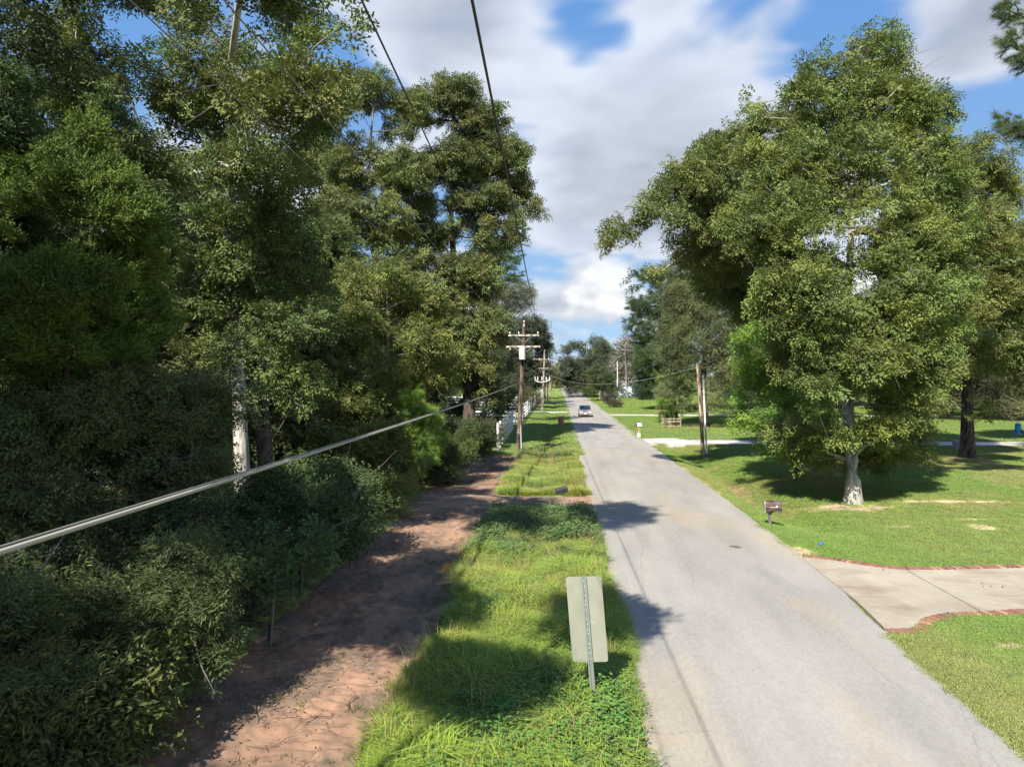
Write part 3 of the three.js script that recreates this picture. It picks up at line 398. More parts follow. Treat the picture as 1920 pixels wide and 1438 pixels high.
growTree({ name: 'oak_tree', label: 'dark rounded oak standing over the far road on its right side', base: [7.44,-190.88], seed: 17, r: 0.55, first: 0.15, space: 2.4, per: 26, size: 2.9, leaf: 'oak', color: [0.06, 0.085, 0.04], gap: 0.40, gapF: 0.16, bark: BARK.dark, top: [7.43,15.2,-191.04],
  lobes: [[5.1,11.98,-190.85,3.8,2.92,3.36], [9.47,14.47,-191.16,2.92,2.34,2.63], [2.98,7.55,-185.64,2.42,3.13,2.77], [7.65,7.15,-188.96,4.63,3.76,4.19], [11.28,7.85,-187.2,3.15,4.01,3.58], [5.43,3.55,-186.77,4.01,2.58,3.29], [12.23,13.08,-193.34,1.48,1.48,1.48]] });
growTree({ name: 'oak_tree', label: 'yellow green far tree behind the grey leafless tree', base: [17.76,-226.2], seed: 18, r: 0.5, first: 0.2, space: 2.4, per: 24, size: 2.9, leaf: 'oak', color: [0.15, 0.17, 0.05], gap: 0.36, gapF: 0.16, bark: BARK.dark, top: [17.38,16.7,-221.79],
  lobes: [[15.7,13.31,-221.64,3.72,2.71,3.22], [19.92,11.96,-221.91,3.72,3.38,3.55], [16.55,7.39,-221.63,5.08,4.06,4.57], [24.69,8.3,-227.2,5.19,6.92,6.06]] });
growTree({ name: 'dead_tree', label: 'grey leafless tree among the far trees above the white panel fence', base: [16.68,-169.86], seed: 19, r: 0.2, first: 0.2, space: 0.75, tip: 0.035, per: 0, leaf: 'oak', color: OAK, gap: 0.2, bark: BARK.dead, top: [17.07,13.23,-179.63],
  lobes: [[16.99,13.31,-181.63,3.32,3.6,3.46], [14.07,8.03,-179.38,3.29,3.01,3.15], [19.48,7.78,-181.74,3.32,4.71,4.02], [15.94,3.67,-177.45,3.52,1.9,2.71]] });
growTree({ name: 'evergreen_tree', label: 'dark evergreen beside the far road in front of the rounded oak', base: [9.81,-158.63], seed: 20, r: 0.35, first: 0.1, space: 1.7, per: 30, size: 2.2, leaf: 'shrub', color: DARK, gap: 0.3, bark: BARK.dark, top: [9.82,7.52,-159.04], lobes: [[9.82,5.7,-159.02,2.43,2.43,2.43], [10.67,2.42,-159.04,3.16,2.19,2.67], [8.72,2.62,-160.92,2.46,2.22,2.34]] });
growTree({ name: 'evergreen_shrub', category: 'shrub', label: 'dark round shrub standing against the white panel fence', base: [20.1,-166.34], seed: 21, r: 0.2, first: 0.1, space: 1.2, per: 34, size: 1.8, leaf: 'shrub', color: [0.035, 0.07, 0.03], gap: 0.25, bark: BARK.dark, top: [20.14,2.78,-166.69], lobes: [[20.14,2.02,-166.69,1.9,1.52,1.71], [21.4,1,-166.76,1.52,1.02,1.27]] });
growTree({ name: 'red_shrub', category: 'shrub', label: 'dark shrub with reddish twigs on the far lawn below the thin pole', base: [9.77, -124.4], seed: 22, r: 0.12, first: 0.1, space: 0.7, per: 14, size: 1.3, leaf: 'shrub', color: [0.07, 0.06, 0.035], gap: 0.3, bark: BARK.dark, top: [9.8,1.88,-124.9], lobes: [[9.81,0.93,-124.89,1.05,0.86,0.95], [8.95,1.69,-124.84,0.76,0.76,0.76], [10.57,0.45,-124.94,0.76,0.48,0.62]] });
for (const [px, z, h, w, kind, col, label] of [[34, -100, 19, 7, 'oak', [0.10, 0.125, 0.04], 'broad tree closing the lawn behind the second oak'], [52, -96, 22, 9, 'fine', [0.13, 0.14, 0.07], 'grey green tree beyond the blue bag on the lawn'], [70, -92, 20, 9, 'oak', [0.11, 0.13, 0.05], 'tree at the lawn end past the blue bag'], [36, -122, 20, 8, 'oak', [0.08, 0.11, 0.035], 'tall tree in the row behind the live oak'], [43, -128, 24, 9, 'oak', [0.07, 0.10, 0.035], 'darker tree in the back row behind the broad lawn tree'], [61, -125, 24, 10, 'fine', [0.11, 0.125, 0.06], 'grey tree in the back row of the right lawn']])
  growTree({ name: kind === 'oak' ? 'oak_tree' : 'live_oak_tree', label, base: [px, z], seed: 400 + px, r: 0.4, first: 0.12, space: 1.9, per: 22, size: 2.2, leaf: kind, color: col, gap: 0.38, gapF: 0.2, bark: BARK.dark, top: [px, h * 0.75, z], lobes: auto(px, z, h, w, 1.2, px) });
growTree({ name: 'live_oak_tree', label: 'olive tree at the edge of the right lawn, beside the second oak', base: [42, -56], seed: 450, r: 0.4, first: 0.14, space: 1.5, per: 24, size: 1.6, leaf: 'fine', color: [0.14, 0.15, 0.075], gap: 0.40, gapF: 0.3, bark: BARK.dark, top: [42, 15, -56], lobes: auto(42, -56, 20, 6.5, 3.6, 5) });
growTree({ name: 'pine_tree', label: 'tall pine whose needle tufts reach in over the right lawn', base: [21.6, -24.5], seed: 23, r: 0.35, first: 0.4, space: 0.55, per: 9, size: 1.25, leaf: 'pine', color: [0.10, 0.14, 0.045], gap: 0.33, gapF: 0.6, bark: BARK.pine, tip: 0.018, top: [22.0, 23, -24.5], spread: 0.45,
  lobes: [[17.73,20.03,-28.4,0.33,0.54,0.44], [17.56,18.68,-28.38,0.35,0.37,0.36], [18.19,18.16,-28.41,0.52,0.37,0.45], [17.63,15.52,-28.35,0.46,0.31,0.38], [18.25,15.15,-28.39,0.58,0.29,0.44], [17.77,14.9,-28.35,0.21,0.25,0.23], [19.74,19.72,-28.53,1.25,1.04,1.14], [20.57,16.4,-28.55,1.45,0.83,1.14], [21.39,22.83,-28.68,1.87,1.66,1.77], [19.53,15.15,-28.47,1.04,0.42,0.73]] });

// left of the road, near to far
growTree({ name: 'oak_tree', label: 'pale barked oak over the woods edge, white trunk lit between dark leaves', base: [-11.31,-24.27], seed: 31, r: 0.31, first: 0.42, space: 0.85, per: 30, size: 0.95, leaf: 'oak', color: [0.135, 0.18, 0.042], gap: 0.45, gapF: 0.42, bare: 90, bark: BARK.pale,
  trunk: [[-11.3,0.01,-24.24], [-11.41,2.72,-24.26], [-11.55,5.8,-24.29], [-11.71,8.49,-24.3], [-11.98,11.18,-24.31], [-11.88,13.49,-24.35], [-11.66,16.95,-24.4]],
  lobes: [[-12.62,16.61,-21.32,1.78,1.35,1.57], [-7.7,14.29,-16.42,1.49,1.03,1.26], [-5.75,13.01,-14.93,0.82,0.94,0.88], [-4.98,13.28,-14.28,0.49,0.56,0.52], [-10.68,14.5,-20.43,1.86,1.13,1.49], [-6.62,11.99,-15.86,1.06,0.87,0.97], [-13.04,14.75,-21.28,1.52,1.27,1.4], [-15.49,16.58,-22.13,1.59,1.42,1.5], [-12.11,12.72,-21.32,1.86,1.18,1.52], [-11.96,11.63,-22.32,1.77,1.24,1.5], [-14.69,13.18,-23.15,1.48,1.29,1.38], [-16.53,15.02,-23.05,1.48,1.29,1.38], [-8.86,11.78,-19.52,1.46,0.85,1.15], [-5.29,11.93,-14.75,0.44,0.63,0.54], [-7.95,15.66,-16.11,2.41,0.76,1.59], [-7.37,11.55,-19.11,0.82,0.68,0.75], [-14.43,19.23,-22.23,2.65,0.88,1.77], [-5.02,14.29,-14.39,0.56,0.56,0.56], [-4.2, 18, -13, 1.6, 0.8, 1.6], [-4.7, 19.4, -10.4, 1.2, 0.8, 1.4]] });
growTree({ name: 'oak_tree', label: 'dark forked oak close to the clay track, drooping in front of the pale oak', base: [-9.57,-22.36], seed: 32, r: 0.33, first: 0.3, space: 0.8, per: 26, size: 0.95, leaf: 'oak', color: [0.105, 0.16, 0.034], gap: 0.44, gapF: 0.45, bare: 60, bark: BARK.dark,
  trunk: [[-9.56,0,-22.35], [-9.65,2.25,-22.37], [-9.83,4.73,-22.38], [-10.01,7.2,-22.4], [-9.98,9.68,-22.43], [-9.66,12.16,-22.48]],
  lobes: [[-8.56,10.18,-21.53,1.35,0.93,1.14], [-7.97,8.83,-21.55,0.93,0.76,0.85], [-9.24,9.34,-21.47,1.35,1.02,1.18], [-11.07,8.27,-22.34,1.33,0.88,1.11], [-8.12,7.44,-21.02,0.99,0.74,0.87], [-9.74,6.63,-21.41,1.18,0.76,0.97], [-8.56,5.28,-21.47,1.02,0.68,0.85], [-10.59,10.02,-21.39,1.18,0.85,1.02]] });
growTree({ name: 'cedar_tree', label: 'bright green feathery cedar standing at the near woods edge', base: [-10.78,-14.25], seed: 33, r: 0.12, first: 0.12, space: 0.5, per: 24, size: 0.95, leaf: 'cedar', color: [0.085, 0.15, 0.014], gap: 0.38, gapF: 0.7, bark: BARK.pine, lift: 0.5,
  trunk: [[-10.78,0,-14.25], [-10.73,2.3,-14.28], [-10.61,5.76,-14.32], [-10.54,8.7,-14.66], [-10.33,10.58,-14.7]],
  lobes: [[-10.12,10.83,-14.41,0.3,0.42,0.36], [-10.05,9.91,-14.01,0.62,0.51,0.56], [-9.33,9.18,-14.05,0.73,0.56,0.65], [-10.58,8.75,-13.76,0.94,0.66,0.8], [-9.66,8.38,-14.92,0.89,0.6,0.75], [-10.29,7.4,-13.66,1.21,0.66,0.94], [-9.79,6.99,-15.4,0.74,0.62,0.68], [-10.76,6.08,-13.52,1.09,0.66,0.87], [-11.83,10.03,-14.29,0.46,0.52,0.49], [-10.08,6,-14.86,0.95,0.6,0.78]] });
growTree({ name: 'cedar_tree', label: 'dark cedar beside the bright one, half hidden at the woods edge', base: [-12.89,-14.71], seed: 34, r: 0.13, first: 0.12, space: 0.55, per: 22, size: 1.0, leaf: 'cedar', color: [0.04, 0.085, 0.014], gap: 0.4, gapF: 0.7, bark: BARK.pine, lift: 0.5, top: [-12.34,12.32,-14.78],
  lobes: [[-12.28,12.08,-14.78,0.36,0.54,0.45], [-12.46,11.01,-14.76,0.6,0.6,0.6], [-12.93,9.34,-14.71,1.07,0.95,1.01], [-12.81,7.43,-14.7,1.07,0.95,1.01], [-12.69,4.81,-14.68,1.31,1.07,1.19]] });
growTree({ name: 'holly_tree', label: 'small dark holly with rusty leaves under the cedars', base: [-9.27,-14.32], seed: 35, r: 0.12, first: 0.1, space: 0.6, per: 20, size: 0.9, leaf: 'shrub', color: [0.09, 0.125, 0.032], gap: 0.40, gapF: 0.6, bark: BARK.dark, top: [-9.18,5.76,-14.42],
  lobes: [[-10.43,4.75,-13.83,1.45,0.67,1.06], [-9.36,5.04,-14.9,1.19,0.83,1.01], [-8.65,3.73,-14.94,1.31,0.83,1.07], [-10.17,3.38,-13.33,1.4,0.81,1.1], [-9.09,2.63,-13.89,1.34,0.67,1], [-8.83,4.98,-16.44,1.05,0.92,0.98]] });
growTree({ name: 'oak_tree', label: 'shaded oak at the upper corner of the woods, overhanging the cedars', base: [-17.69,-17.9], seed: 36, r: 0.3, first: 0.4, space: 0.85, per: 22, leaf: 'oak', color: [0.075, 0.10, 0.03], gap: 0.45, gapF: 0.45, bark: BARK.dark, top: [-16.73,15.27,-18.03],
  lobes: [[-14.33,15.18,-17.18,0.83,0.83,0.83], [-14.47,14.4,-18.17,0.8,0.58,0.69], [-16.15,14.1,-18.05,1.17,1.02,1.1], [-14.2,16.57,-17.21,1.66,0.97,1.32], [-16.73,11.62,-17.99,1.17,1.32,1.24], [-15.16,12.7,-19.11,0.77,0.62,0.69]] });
growTree({ name: 'oak_tree', label: 'mid green oak between the forked oak and the yellow green tree', base: [-13.43,-39.19], seed: 301, r: 0.24, first: 0.2, space: 0.95, per: 26, size: 1.1, leaf: 'oak', color: [0.105, 0.16, 0.036], gap: 0.40, gapF: 0.4, bare: 40, bark: BARK.dark, top: [-13.11,12.62,-39.29],
  lobes: [[-12.81,11.08,-39.29,2,1.38,1.69], [-11.88,8.32,-39.32,2.15,1.38,1.77], [-13.42,6.16,-39.2,2.15,1.38,1.77], [-11.88,4.62,-39.29,2.15,1.23,1.69], [-13.73,13.24,-39.25,1.85,1.54,1.69], [-10.66,10.16,-39.43,1.23,1.38,1.31], [-14.65,8.32,-39.14,1.54,1.85,1.69]] });
growTree({ name: 'elm_tree', label: 'sunlit yellow green tree at the woods edge, below the twin tall oaks', base: [-8.75,-35.41], seed: 37, r: 0.22, first: 0.2, space: 0.95, per: 24, size: 1.1, leaf: 'oak', color: [0.16, 0.205, 0.04], gap: 0.43, gapF: 0.4, bare: 30, bark: BARK.grey, top: [-8.9,10.82,-35.54],
  lobes: [[-9.59,10.82,-35.5,1.72,1.05,1.38], [-7.79,9.94,-37.61,1.52,1.11,1.32], [-10.53,8.53,-34.41,1.62,1.08,1.35], [-7.93,7.5,-35.57,1.94,1.11,1.52], [-9.59,6.1,-34.44,1.88,1.08,1.48], [-6.87,6.13,-36.63,1.28,1.14,1.21], [-10.62,4.52,-33.35,1.57,0.94,1.26], [-8.78,4.22,-34.48,1.75,0.92,1.33]] });
growTree({ name: 'oak_tree', label: 'left of the twin tall oaks, olive crown with grey limbs', base: [-12.49,-51.41], seed: 38, r: 0.42, first: 0.3, space: 1.1, per: 30, size: 1.3, leaf: 'oak', color: [0.155, 0.20, 0.05], spread: 0.52, tip: 0.02, gap: 0.42, gapF: 0.33, bare: 60, bark: BARK.grey,
  trunk: [[-12.45,0.02,-51.22], [-12.73,5.9,-51.27], [-13.25,11.5,-51.29], [-14.06,16.7,-51.3], [-14.26,20.7,-51.33], [-14,26.09,-51.9]],
  lobes: [[-14.54,27.71,-52.39,2.04,1.47,1.75], [-15.94,24.9,-51.26,1.6,2,1.8], [-12.3,25.68,-52.51,1.96,1.96,1.96], [-15.06,21.5,-51.28,2.4,1.92,2.16], [-12.09,20.99,-52.48,2.04,2.04,2.04], [-15.94,17.66,-50.18,1.96,1.65,1.8], [-13.06,17.1,-51.37,2.4,2,2.2], [-16.25,13.9,-51.12,2.2,2,2.1], [-11.68,14.06,-52.43,2.04,1.71,1.88], [-18.54,22.52,-53.06,1.25,2.08,1.66]] });
growTree({ name: 'oak_tree', label: 'right one of the twin tall oaks, on a thick dark trunk', base: [-7.11,-55.73], seed: 39, r: 0.55, first: 0.25, space: 1.1, per: 30, size: 1.35, leaf: 'oak', color: [0.155, 0.195, 0.052], spread: 0.52, tip: 0.022, gap: 0.42, gapF: 0.33, bare: 80, bark: BARK.dark,
  trunk: [[-7.09,0.01,-55.59], [-7.26,4.19,-55.63], [-7.7,9.36,-55.65], [-8.39,14.53,-55.66], [-8.65,19.27,-55.7], [-8.48,25.73,-55.78]],
  lobes: [[-8.27,28.53,-55.82,1.81,1.38,1.59], [-6.45,26.31,-56.92,2.19,1.75,1.97], [-10.85,27.45,-55.64,2.15,1.81,1.98], [-4.69,23.9,-57.01,1.93,1.84,1.89], [-8.05,23.15,-55.78,3.02,2.07,2.54], [-3.8,21.54,-58.05,1.43,1.43,1.43], [-2.33,19.75,-58.13,0.89,0.89,0.89], [-6.33,19.05,-55.85,3.02,2.15,2.58], [-9.98,17.98,-55.59,2.37,2.15,2.26], [-5.13,16.88,-56.91,1.84,1.75,1.8], [-7.18,13.67,-55.73,2.58,2.07,2.33], [-9.16,11.41,-54.57,2.12,1.78,1.95], [-6,9.72,-54.77,2.2,1.78,1.99], [-8.53,7.39,-54.57,1.9,1.61,1.76], [-5.57,5.91,-54.76,1.52,1.27,1.4]] });
growTree({ name: 'pine_tree', label: 'pine whose green tufts show behind the right twin oak', base: [-8.5,-77.55], seed: 40, r: 0.26, first: 0.5, space: 1.2, per: 12, size: 1.9, leaf: 'pine', color: [0.08, 0.14, 0.04], gap: 0.34, gapF: 0.4, bark: BARK.pine, top: [-6.04,23.17,-76.96],
  lobes: [[-5.04,21.69,-77.01,1.54,0.95,1.24], [-7.22,20.8,-76.86,1.66,1.18,1.42], [-5.74,18.73,-76.93,2.01,0.89,1.45], [-4.27,20.21,-77.05,0.83,0.71,0.77], [-6.92,16.66,-76.83,1.9,1.3,1.6], [-5.15,16.36,-76.95,1.18,0.59,0.89]] });
growTree({ name: 'oak_tree', label: 'dark tree crowding the pole line beyond the white fence', base: [-7.81,-110.27], seed: 41, r: 0.4, first: 0.2, space: 1.7, per: 24, size: 2.0, leaf: 'fine', color: [0.085, 0.105, 0.045], gap: 0.38, gapF: 0.25, bark: BARK.dark, top: [-8.35,18.19,-111.83],
  lobes: [[-9.89,17.12,-109.71,3.05,3.05,3.05], [-7.06,18.19,-111.92,2.24,2.58,2.41], [-11.45,10.95,-104.53,3.23,4.04,3.63], [-8.46,8.61,-107.71,2.99,3.66,3.32], [-10.23,4.49,-104.54,2.91,2.1,2.5], [-5.72,20.47,-120.05,1.85,1.48,1.66]] });
growTree({ name: 'evergreen_tree', label: 'dense dark tree behind the first utility pole and its transformer', base: [-6.65,-139.63], seed: 42, r: 0.5, first: 0.15, space: 1.9, per: 28, size: 2.3, leaf: 'oak', color: [0.04, 0.06, 0.028], gap: 0.34, gapF: 0.2, bark: BARK.dark, top: [-6.67,14.85,-139.97],
  lobes: [[-6.13,14.31,-140,3.23,3.23,3.23], [-4.04,11.71,-142.12,1.75,3.28,2.51], [-8.16,11.54,-137.83,2.76,3.82,3.29], [-5.05,7.32,-140,2.58,3.66,3.12], [-7.63,4.11,-137.79,2.97,2.76,2.87]] });
growTree({ name: 'pine_tree', label: 'yellow green pine over the far poles on the left of the road', base: [-3.57,-172.43], seed: 43, r: 0.4, first: 0.3, space: 2.0, per: 20, size: 2.6, leaf: 'pine', color: [0.15, 0.17, 0.05], gap: 0.34, gapF: 0.18, bark: BARK.pine, top: [-3.31,12.98,-172.25],
  lobes: [[-3.31,12.32,-172.24,2.38,1.59,1.98], [-2.25,9.01,-172.28,1.72,1.85,1.79], [-4.23,7.68,-172.13,1.72,2.38,2.05], [-2.55,5.7,-175.23,1.35,1.35,1.35]] });
const FAR = [[5.82,4.94,-331.14,3.55,3.05,3.3], [3.55,3.12,-421.17,3.23,2.58,2.91], [-2.79,5.95,-330.57,2.28,3.55,2.92], [-0.4,3.3,-521.14,3.6,2,2.8], [8.24,1.91,-291.18,2.68,1.56,2.12]];
for (const [i, , , , , , col, label] of [[0, 1070, 710, 330, 14, 12, [0.16, 0.17, 0.06], 'pale green tree closing the far end of the road on the right'], [1, 1058, 713, 420, 10, 8, [0.13, 0.14, 0.06], 'small hazy tree at the very end of the road'], [2, 1036, 706, 330, 9, 12, [0.13, 0.15, 0.055], 'tree at the far end of the pole line'], [3, 1044, 711, 520, 9, 5, [0.12, 0.13, 0.07], 'faint treetop beyond the far white car'], [4, 1080, 722, 290, 12, 7, [0.17, 0.2, 0.05], 'low bright bush on the far right road edge']])
  { const p = FAR[i]; growTree({ name: i === 4 ? 'roadside_bush' : 'oak_tree', category: i === 4 ? 'bush' : 'tree', label, base: [p[0], p[2]], seed: 460 + i, r: 0.4, first: 0.1, space: 2.2, per: 26, size: 3, leaf: 'oak', color: col, gap: 0.3, bark: BARK.dark, top: [p[0], p[1] + 1, p[2]], lobes: [[p[0], p[1], p[2], p[3], p[4], p[5]], [p[0] + p[3] * 0.5, Math.max(p[1] - p[4], 1.5), p[2], p[3], Math.max(1.5, p[4]), p[5]]] }); }

// woods behind the edge
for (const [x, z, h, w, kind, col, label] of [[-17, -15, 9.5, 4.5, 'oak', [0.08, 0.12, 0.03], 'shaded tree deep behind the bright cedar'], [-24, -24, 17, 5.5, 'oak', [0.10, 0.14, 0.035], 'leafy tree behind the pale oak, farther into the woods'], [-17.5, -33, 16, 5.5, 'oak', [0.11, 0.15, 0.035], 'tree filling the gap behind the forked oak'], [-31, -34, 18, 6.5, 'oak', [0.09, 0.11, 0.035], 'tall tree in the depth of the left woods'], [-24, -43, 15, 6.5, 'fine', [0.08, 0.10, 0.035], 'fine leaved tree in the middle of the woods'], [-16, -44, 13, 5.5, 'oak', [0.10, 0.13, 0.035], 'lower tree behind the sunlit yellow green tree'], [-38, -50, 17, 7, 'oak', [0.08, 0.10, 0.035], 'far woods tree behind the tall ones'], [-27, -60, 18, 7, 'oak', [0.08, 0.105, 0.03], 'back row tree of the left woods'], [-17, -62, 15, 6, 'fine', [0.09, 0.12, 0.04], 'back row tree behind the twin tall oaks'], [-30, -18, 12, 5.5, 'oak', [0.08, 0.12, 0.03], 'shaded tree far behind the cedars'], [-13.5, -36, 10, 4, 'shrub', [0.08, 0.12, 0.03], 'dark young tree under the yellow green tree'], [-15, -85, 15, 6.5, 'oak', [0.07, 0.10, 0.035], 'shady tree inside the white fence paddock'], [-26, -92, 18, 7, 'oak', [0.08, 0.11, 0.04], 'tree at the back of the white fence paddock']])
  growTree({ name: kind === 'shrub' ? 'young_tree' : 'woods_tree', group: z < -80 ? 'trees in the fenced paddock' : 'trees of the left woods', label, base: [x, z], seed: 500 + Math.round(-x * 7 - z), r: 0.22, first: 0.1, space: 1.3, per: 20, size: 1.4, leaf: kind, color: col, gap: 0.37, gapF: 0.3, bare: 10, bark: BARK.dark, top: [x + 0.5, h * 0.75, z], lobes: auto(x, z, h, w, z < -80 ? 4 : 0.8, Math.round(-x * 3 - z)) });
// trees beside and behind the viewer that shade the near track
for (const [x, z, h, w, y0, label] of [[-11.2, -6.2, 15.5, 3.6, 5, 'oak beside the near end of the clay track'], [-13.2, 4.5, 17, 3.8, 6, 'oak over the near clay track behind the viewpoint']])
  growTree({ name: 'oak_tree', label, base: [x, z], seed: 600 + Math.round(x * 3 + z), r: 0.28, first: 0.3, space: 1.1, per: 22, size: 1.25, leaf: 'oak', color: OAK, gap: 0.40, gapF: 0.4, bark: BARK.dark, top: [x, h * 0.8, z], lobes: auto(x, z, h, w, y0, Math.round(x * 5 + z), 10) });

growTree({ name: 'oak_tree', label: 'slender oak overhead beside the viewpoint, shading the verge round the sign', base: [-6.4, -0.5], seed: 690, r: 0.2, first: 0.5, space: 0.7, per: 20, leaf: 'oak', color: OAK, gap: 0.45, gapF: 0.8, bark: BARK.dark, top: [-5.5, 14.5, -1], lobes: [[-4.0, 14, -3.6, 1.0, 0.8, 1.5], [-5.9, 13.6, -0.3, 1.0, 1.1, 0.9], [-6.8, 15.5, 1.0, 1.2, 1.0, 1.2], [-3.5, 13.2, -5.0, 0.6, 0.5, 0.8], [-7.6, 12.2, -5.2, 1.3, 1.0, 1.8], [-8.4, 13.5, -8.2, 1.2, 1.0, 1.5]] });
// shrubs along the clay track
growTree({ name: 'young_pine', category: 'tree', label: 'young bright green pine at the corner of the clay track', base: [-6.86,-34.35], seed: 50, r: 0.1, first: 0.1, space: 0.45, per: 12, size: 1.25, leaf: 'pine', color: [0.19, 0.32, 0.045], gap: 0.2, bark: BARK.pine, lift: 0.5, top: [-7.39,5.04,-34.08],
  lobes: [[-7.44,4.64,-34.07,0.32,0.48,0.4], [-7.17,3.84,-34.08,0.53,0.48,0.5], [-6.67,3.44,-34.11,0.58,0.48,0.53], [-6.54,2.65,-34.11,0.58,0.48,0.53], [-7.2,2.78,-34.07,0.53,0.53,0.53], [-6.54,1.85,-34.1,0.53,0.48,0.5]] });
const SHRUBS = [
  ['willow', [0.080, 0.114, 0.020], 'nearest grey green shrub at the foot of the woods', [[-7.75,2.19,-9.07,0.89,0.74,0.81], [-7.78,1.67,-8.26,0.81,0.61,0.71], [-7,1.56,-8.71,0.57,0.5,0.53]]],
  ['oak', [0.080, 0.108, 0.013], 'low leafy shrub beside the nearest grey green one', [[-6.69,1.2,-9.53,0.69,0.54,0.62], [-6.79,0.75,-8.91,0.8,0.36,0.58], [-6.23,0.74,-9.55,0.46,0.31,0.38]]],
  ['willow', [0.074, 0.114, 0.021], 'tall narrow leaved shrub leaning over the clay track', [[-6.9,1.94,-11.02,0.8,0.71,0.75], [-6.45,2.3,-11.36,0.54,0.73,0.64], [-6.4,1.27,-10.95,0.75,0.53,0.64], [-6.07,1.73,-11.18,0.45,0.54,0.49]]],
  ['shrub', [0.043, 0.074, 0.013], 'oak leaved dark shrub behind the tall narrow leaved shrub', [[-8.6,1.95,-12.41,1,0.8,0.9], [-7.86,2.52,-13.47,0.97,0.65,0.81], [-8.86,2.05,-11.4,0.74,0.65,0.69]]],
  ['gum', [0.061, 0.126, 0.022], 'broad leaved sapling hanging over the shaded track', [[-5.86,1.74,-14.1,0.72,0.47,0.6], [-6.49,1.89,-14.36,0.57,0.46,0.51], [-5.55,1.95,-14.62,0.46,0.35,0.4]]],
  ['shrub', [0.051, 0.097, 0.019], 'vine covered mound beside the shaded track', [[-6.52,2.17,-17.57,1.11,0.62,0.87], [-5.83,1.71,-17.21,0.81,0.61,0.71], [-7.55,2.5,-18,0.85,0.57,0.71], [-7.72,2.1,-16.48,0.78,0.65,0.72]]],
  ['shrub', [0.055, 0.103, 0.019], 'rounded bush under the telephone cable, before the dirt crossing', [[-6.95,2.23,-21.55,0.93,0.68,0.8], [-6.14,1.65,-21.09,0.66,0.74,0.7], [-7.8,2.5,-21.99,0.78,0.52,0.65]]],
  ['oak', [0.125, 0.160, 0.022], 'lit vine thicket behind the telephone cable', [[-7.94,2.47,-28.5,1,0.67,0.84], [-9.37,2.82,-29.41,1.04,0.65,0.84], [-7.53,3.05,-29.54,0.69,0.69,0.69]]],
  ['willow', [0.174, 0.228, 0.031], 'pale weedy bush at the corner of the dirt crossing', [[-6.6,1.1,-28.07,0.44,0.7,0.57], [-6.59,1.53,-30.59,0.43,0.67,0.55], [-6.27,0.53,-27.59,0.52,0.3,0.41]]],
  ['willow', [0.070, 0.114, 0.016], 'loose dark bush beside the young pine', [[-6.22,1.35,-36.12,1.18,0.95,1.07], [-5.45,1.86,-36.68,0.74,0.85,0.8], [-6.82,0.58,-35.57,0.94,0.61,0.78], [-5.02,1.29,-36.7,0.4,0.28,0.34]]],
  ['shrub', [0.043, 0.080, 0.016], 'dark bush at the foot of the right twin oak', [[-5.71,1.37,-48.68,0.98,0.98,0.98], [-6.79,1.66,-49.62,1.15,0.85,1], [-4.77,0.99,-48.74,0.68,0.6,0.64]]],
  ['shrub', [0.070, 0.068, 0.016], 'brownish bush beside the near end of the white fence', [[-5.34,1.42,-53.72,0.75,0.83,0.79], [-5.55,0.6,-50.69,0.71,0.55,0.63]]],
];
SHRUBS.forEach(([leaf, color, label, lobes], i) => {
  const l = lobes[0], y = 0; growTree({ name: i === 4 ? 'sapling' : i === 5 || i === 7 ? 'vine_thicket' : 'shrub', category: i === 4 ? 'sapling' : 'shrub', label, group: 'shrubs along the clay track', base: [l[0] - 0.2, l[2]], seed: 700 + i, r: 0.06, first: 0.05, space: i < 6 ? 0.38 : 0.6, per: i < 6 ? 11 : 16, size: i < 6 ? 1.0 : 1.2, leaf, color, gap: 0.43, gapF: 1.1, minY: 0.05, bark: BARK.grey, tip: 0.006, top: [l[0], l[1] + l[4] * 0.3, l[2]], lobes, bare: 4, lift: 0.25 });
});
growTree({ name: 'crape_myrtle', category: 'shrub', label: 'small spreading tree with dark stems behind the near white fence', base: [-5.35,-73.12], seed: 730, r: 0.12, first: 0.15, space: 0.7, per: 12, size: 1.1, leaf: 'willow', color: [0.06, 0.09, 0.03], gap: 0.38, gapF: 0.6, bark: BARK.dark, top: [-5.26,2.05,-72.78], lift: 0.7, lobes: [[-5.99,2.72,-72.73,0.79,1.01,0.9], [-4.59,2.84,-72.83,0.9,1.12,1.01], [-5.32,3.73,-72.79,1.01,0.79,0.9], [-5.32,2.05,-72.77,0.79,0.56,0.67]] });
growTree({ name: 'crape_myrtle', category: 'shrub', label: 'reddish topped shrub inside the long white fence', base: [-4.28,-113.92], seed: 731, r: 0.1, first: 0.1, space: 0.8, per: 16, size: 1.2, leaf: 'willow', color: [0.10, 0.10, 0.035], gap: 0.33, gapF: 0.5, bark: BARK.dark, top: [-3.95,2.47,-104.94], lift: 0.6, lobes: [[-4.11,2.71,-104.93,1.29,0.97,1.13], [-4.55,1.7,-103.89,0.96,0.72,0.84], [-3.46,1.9,-104.97,0.81,0.81,0.81]] });
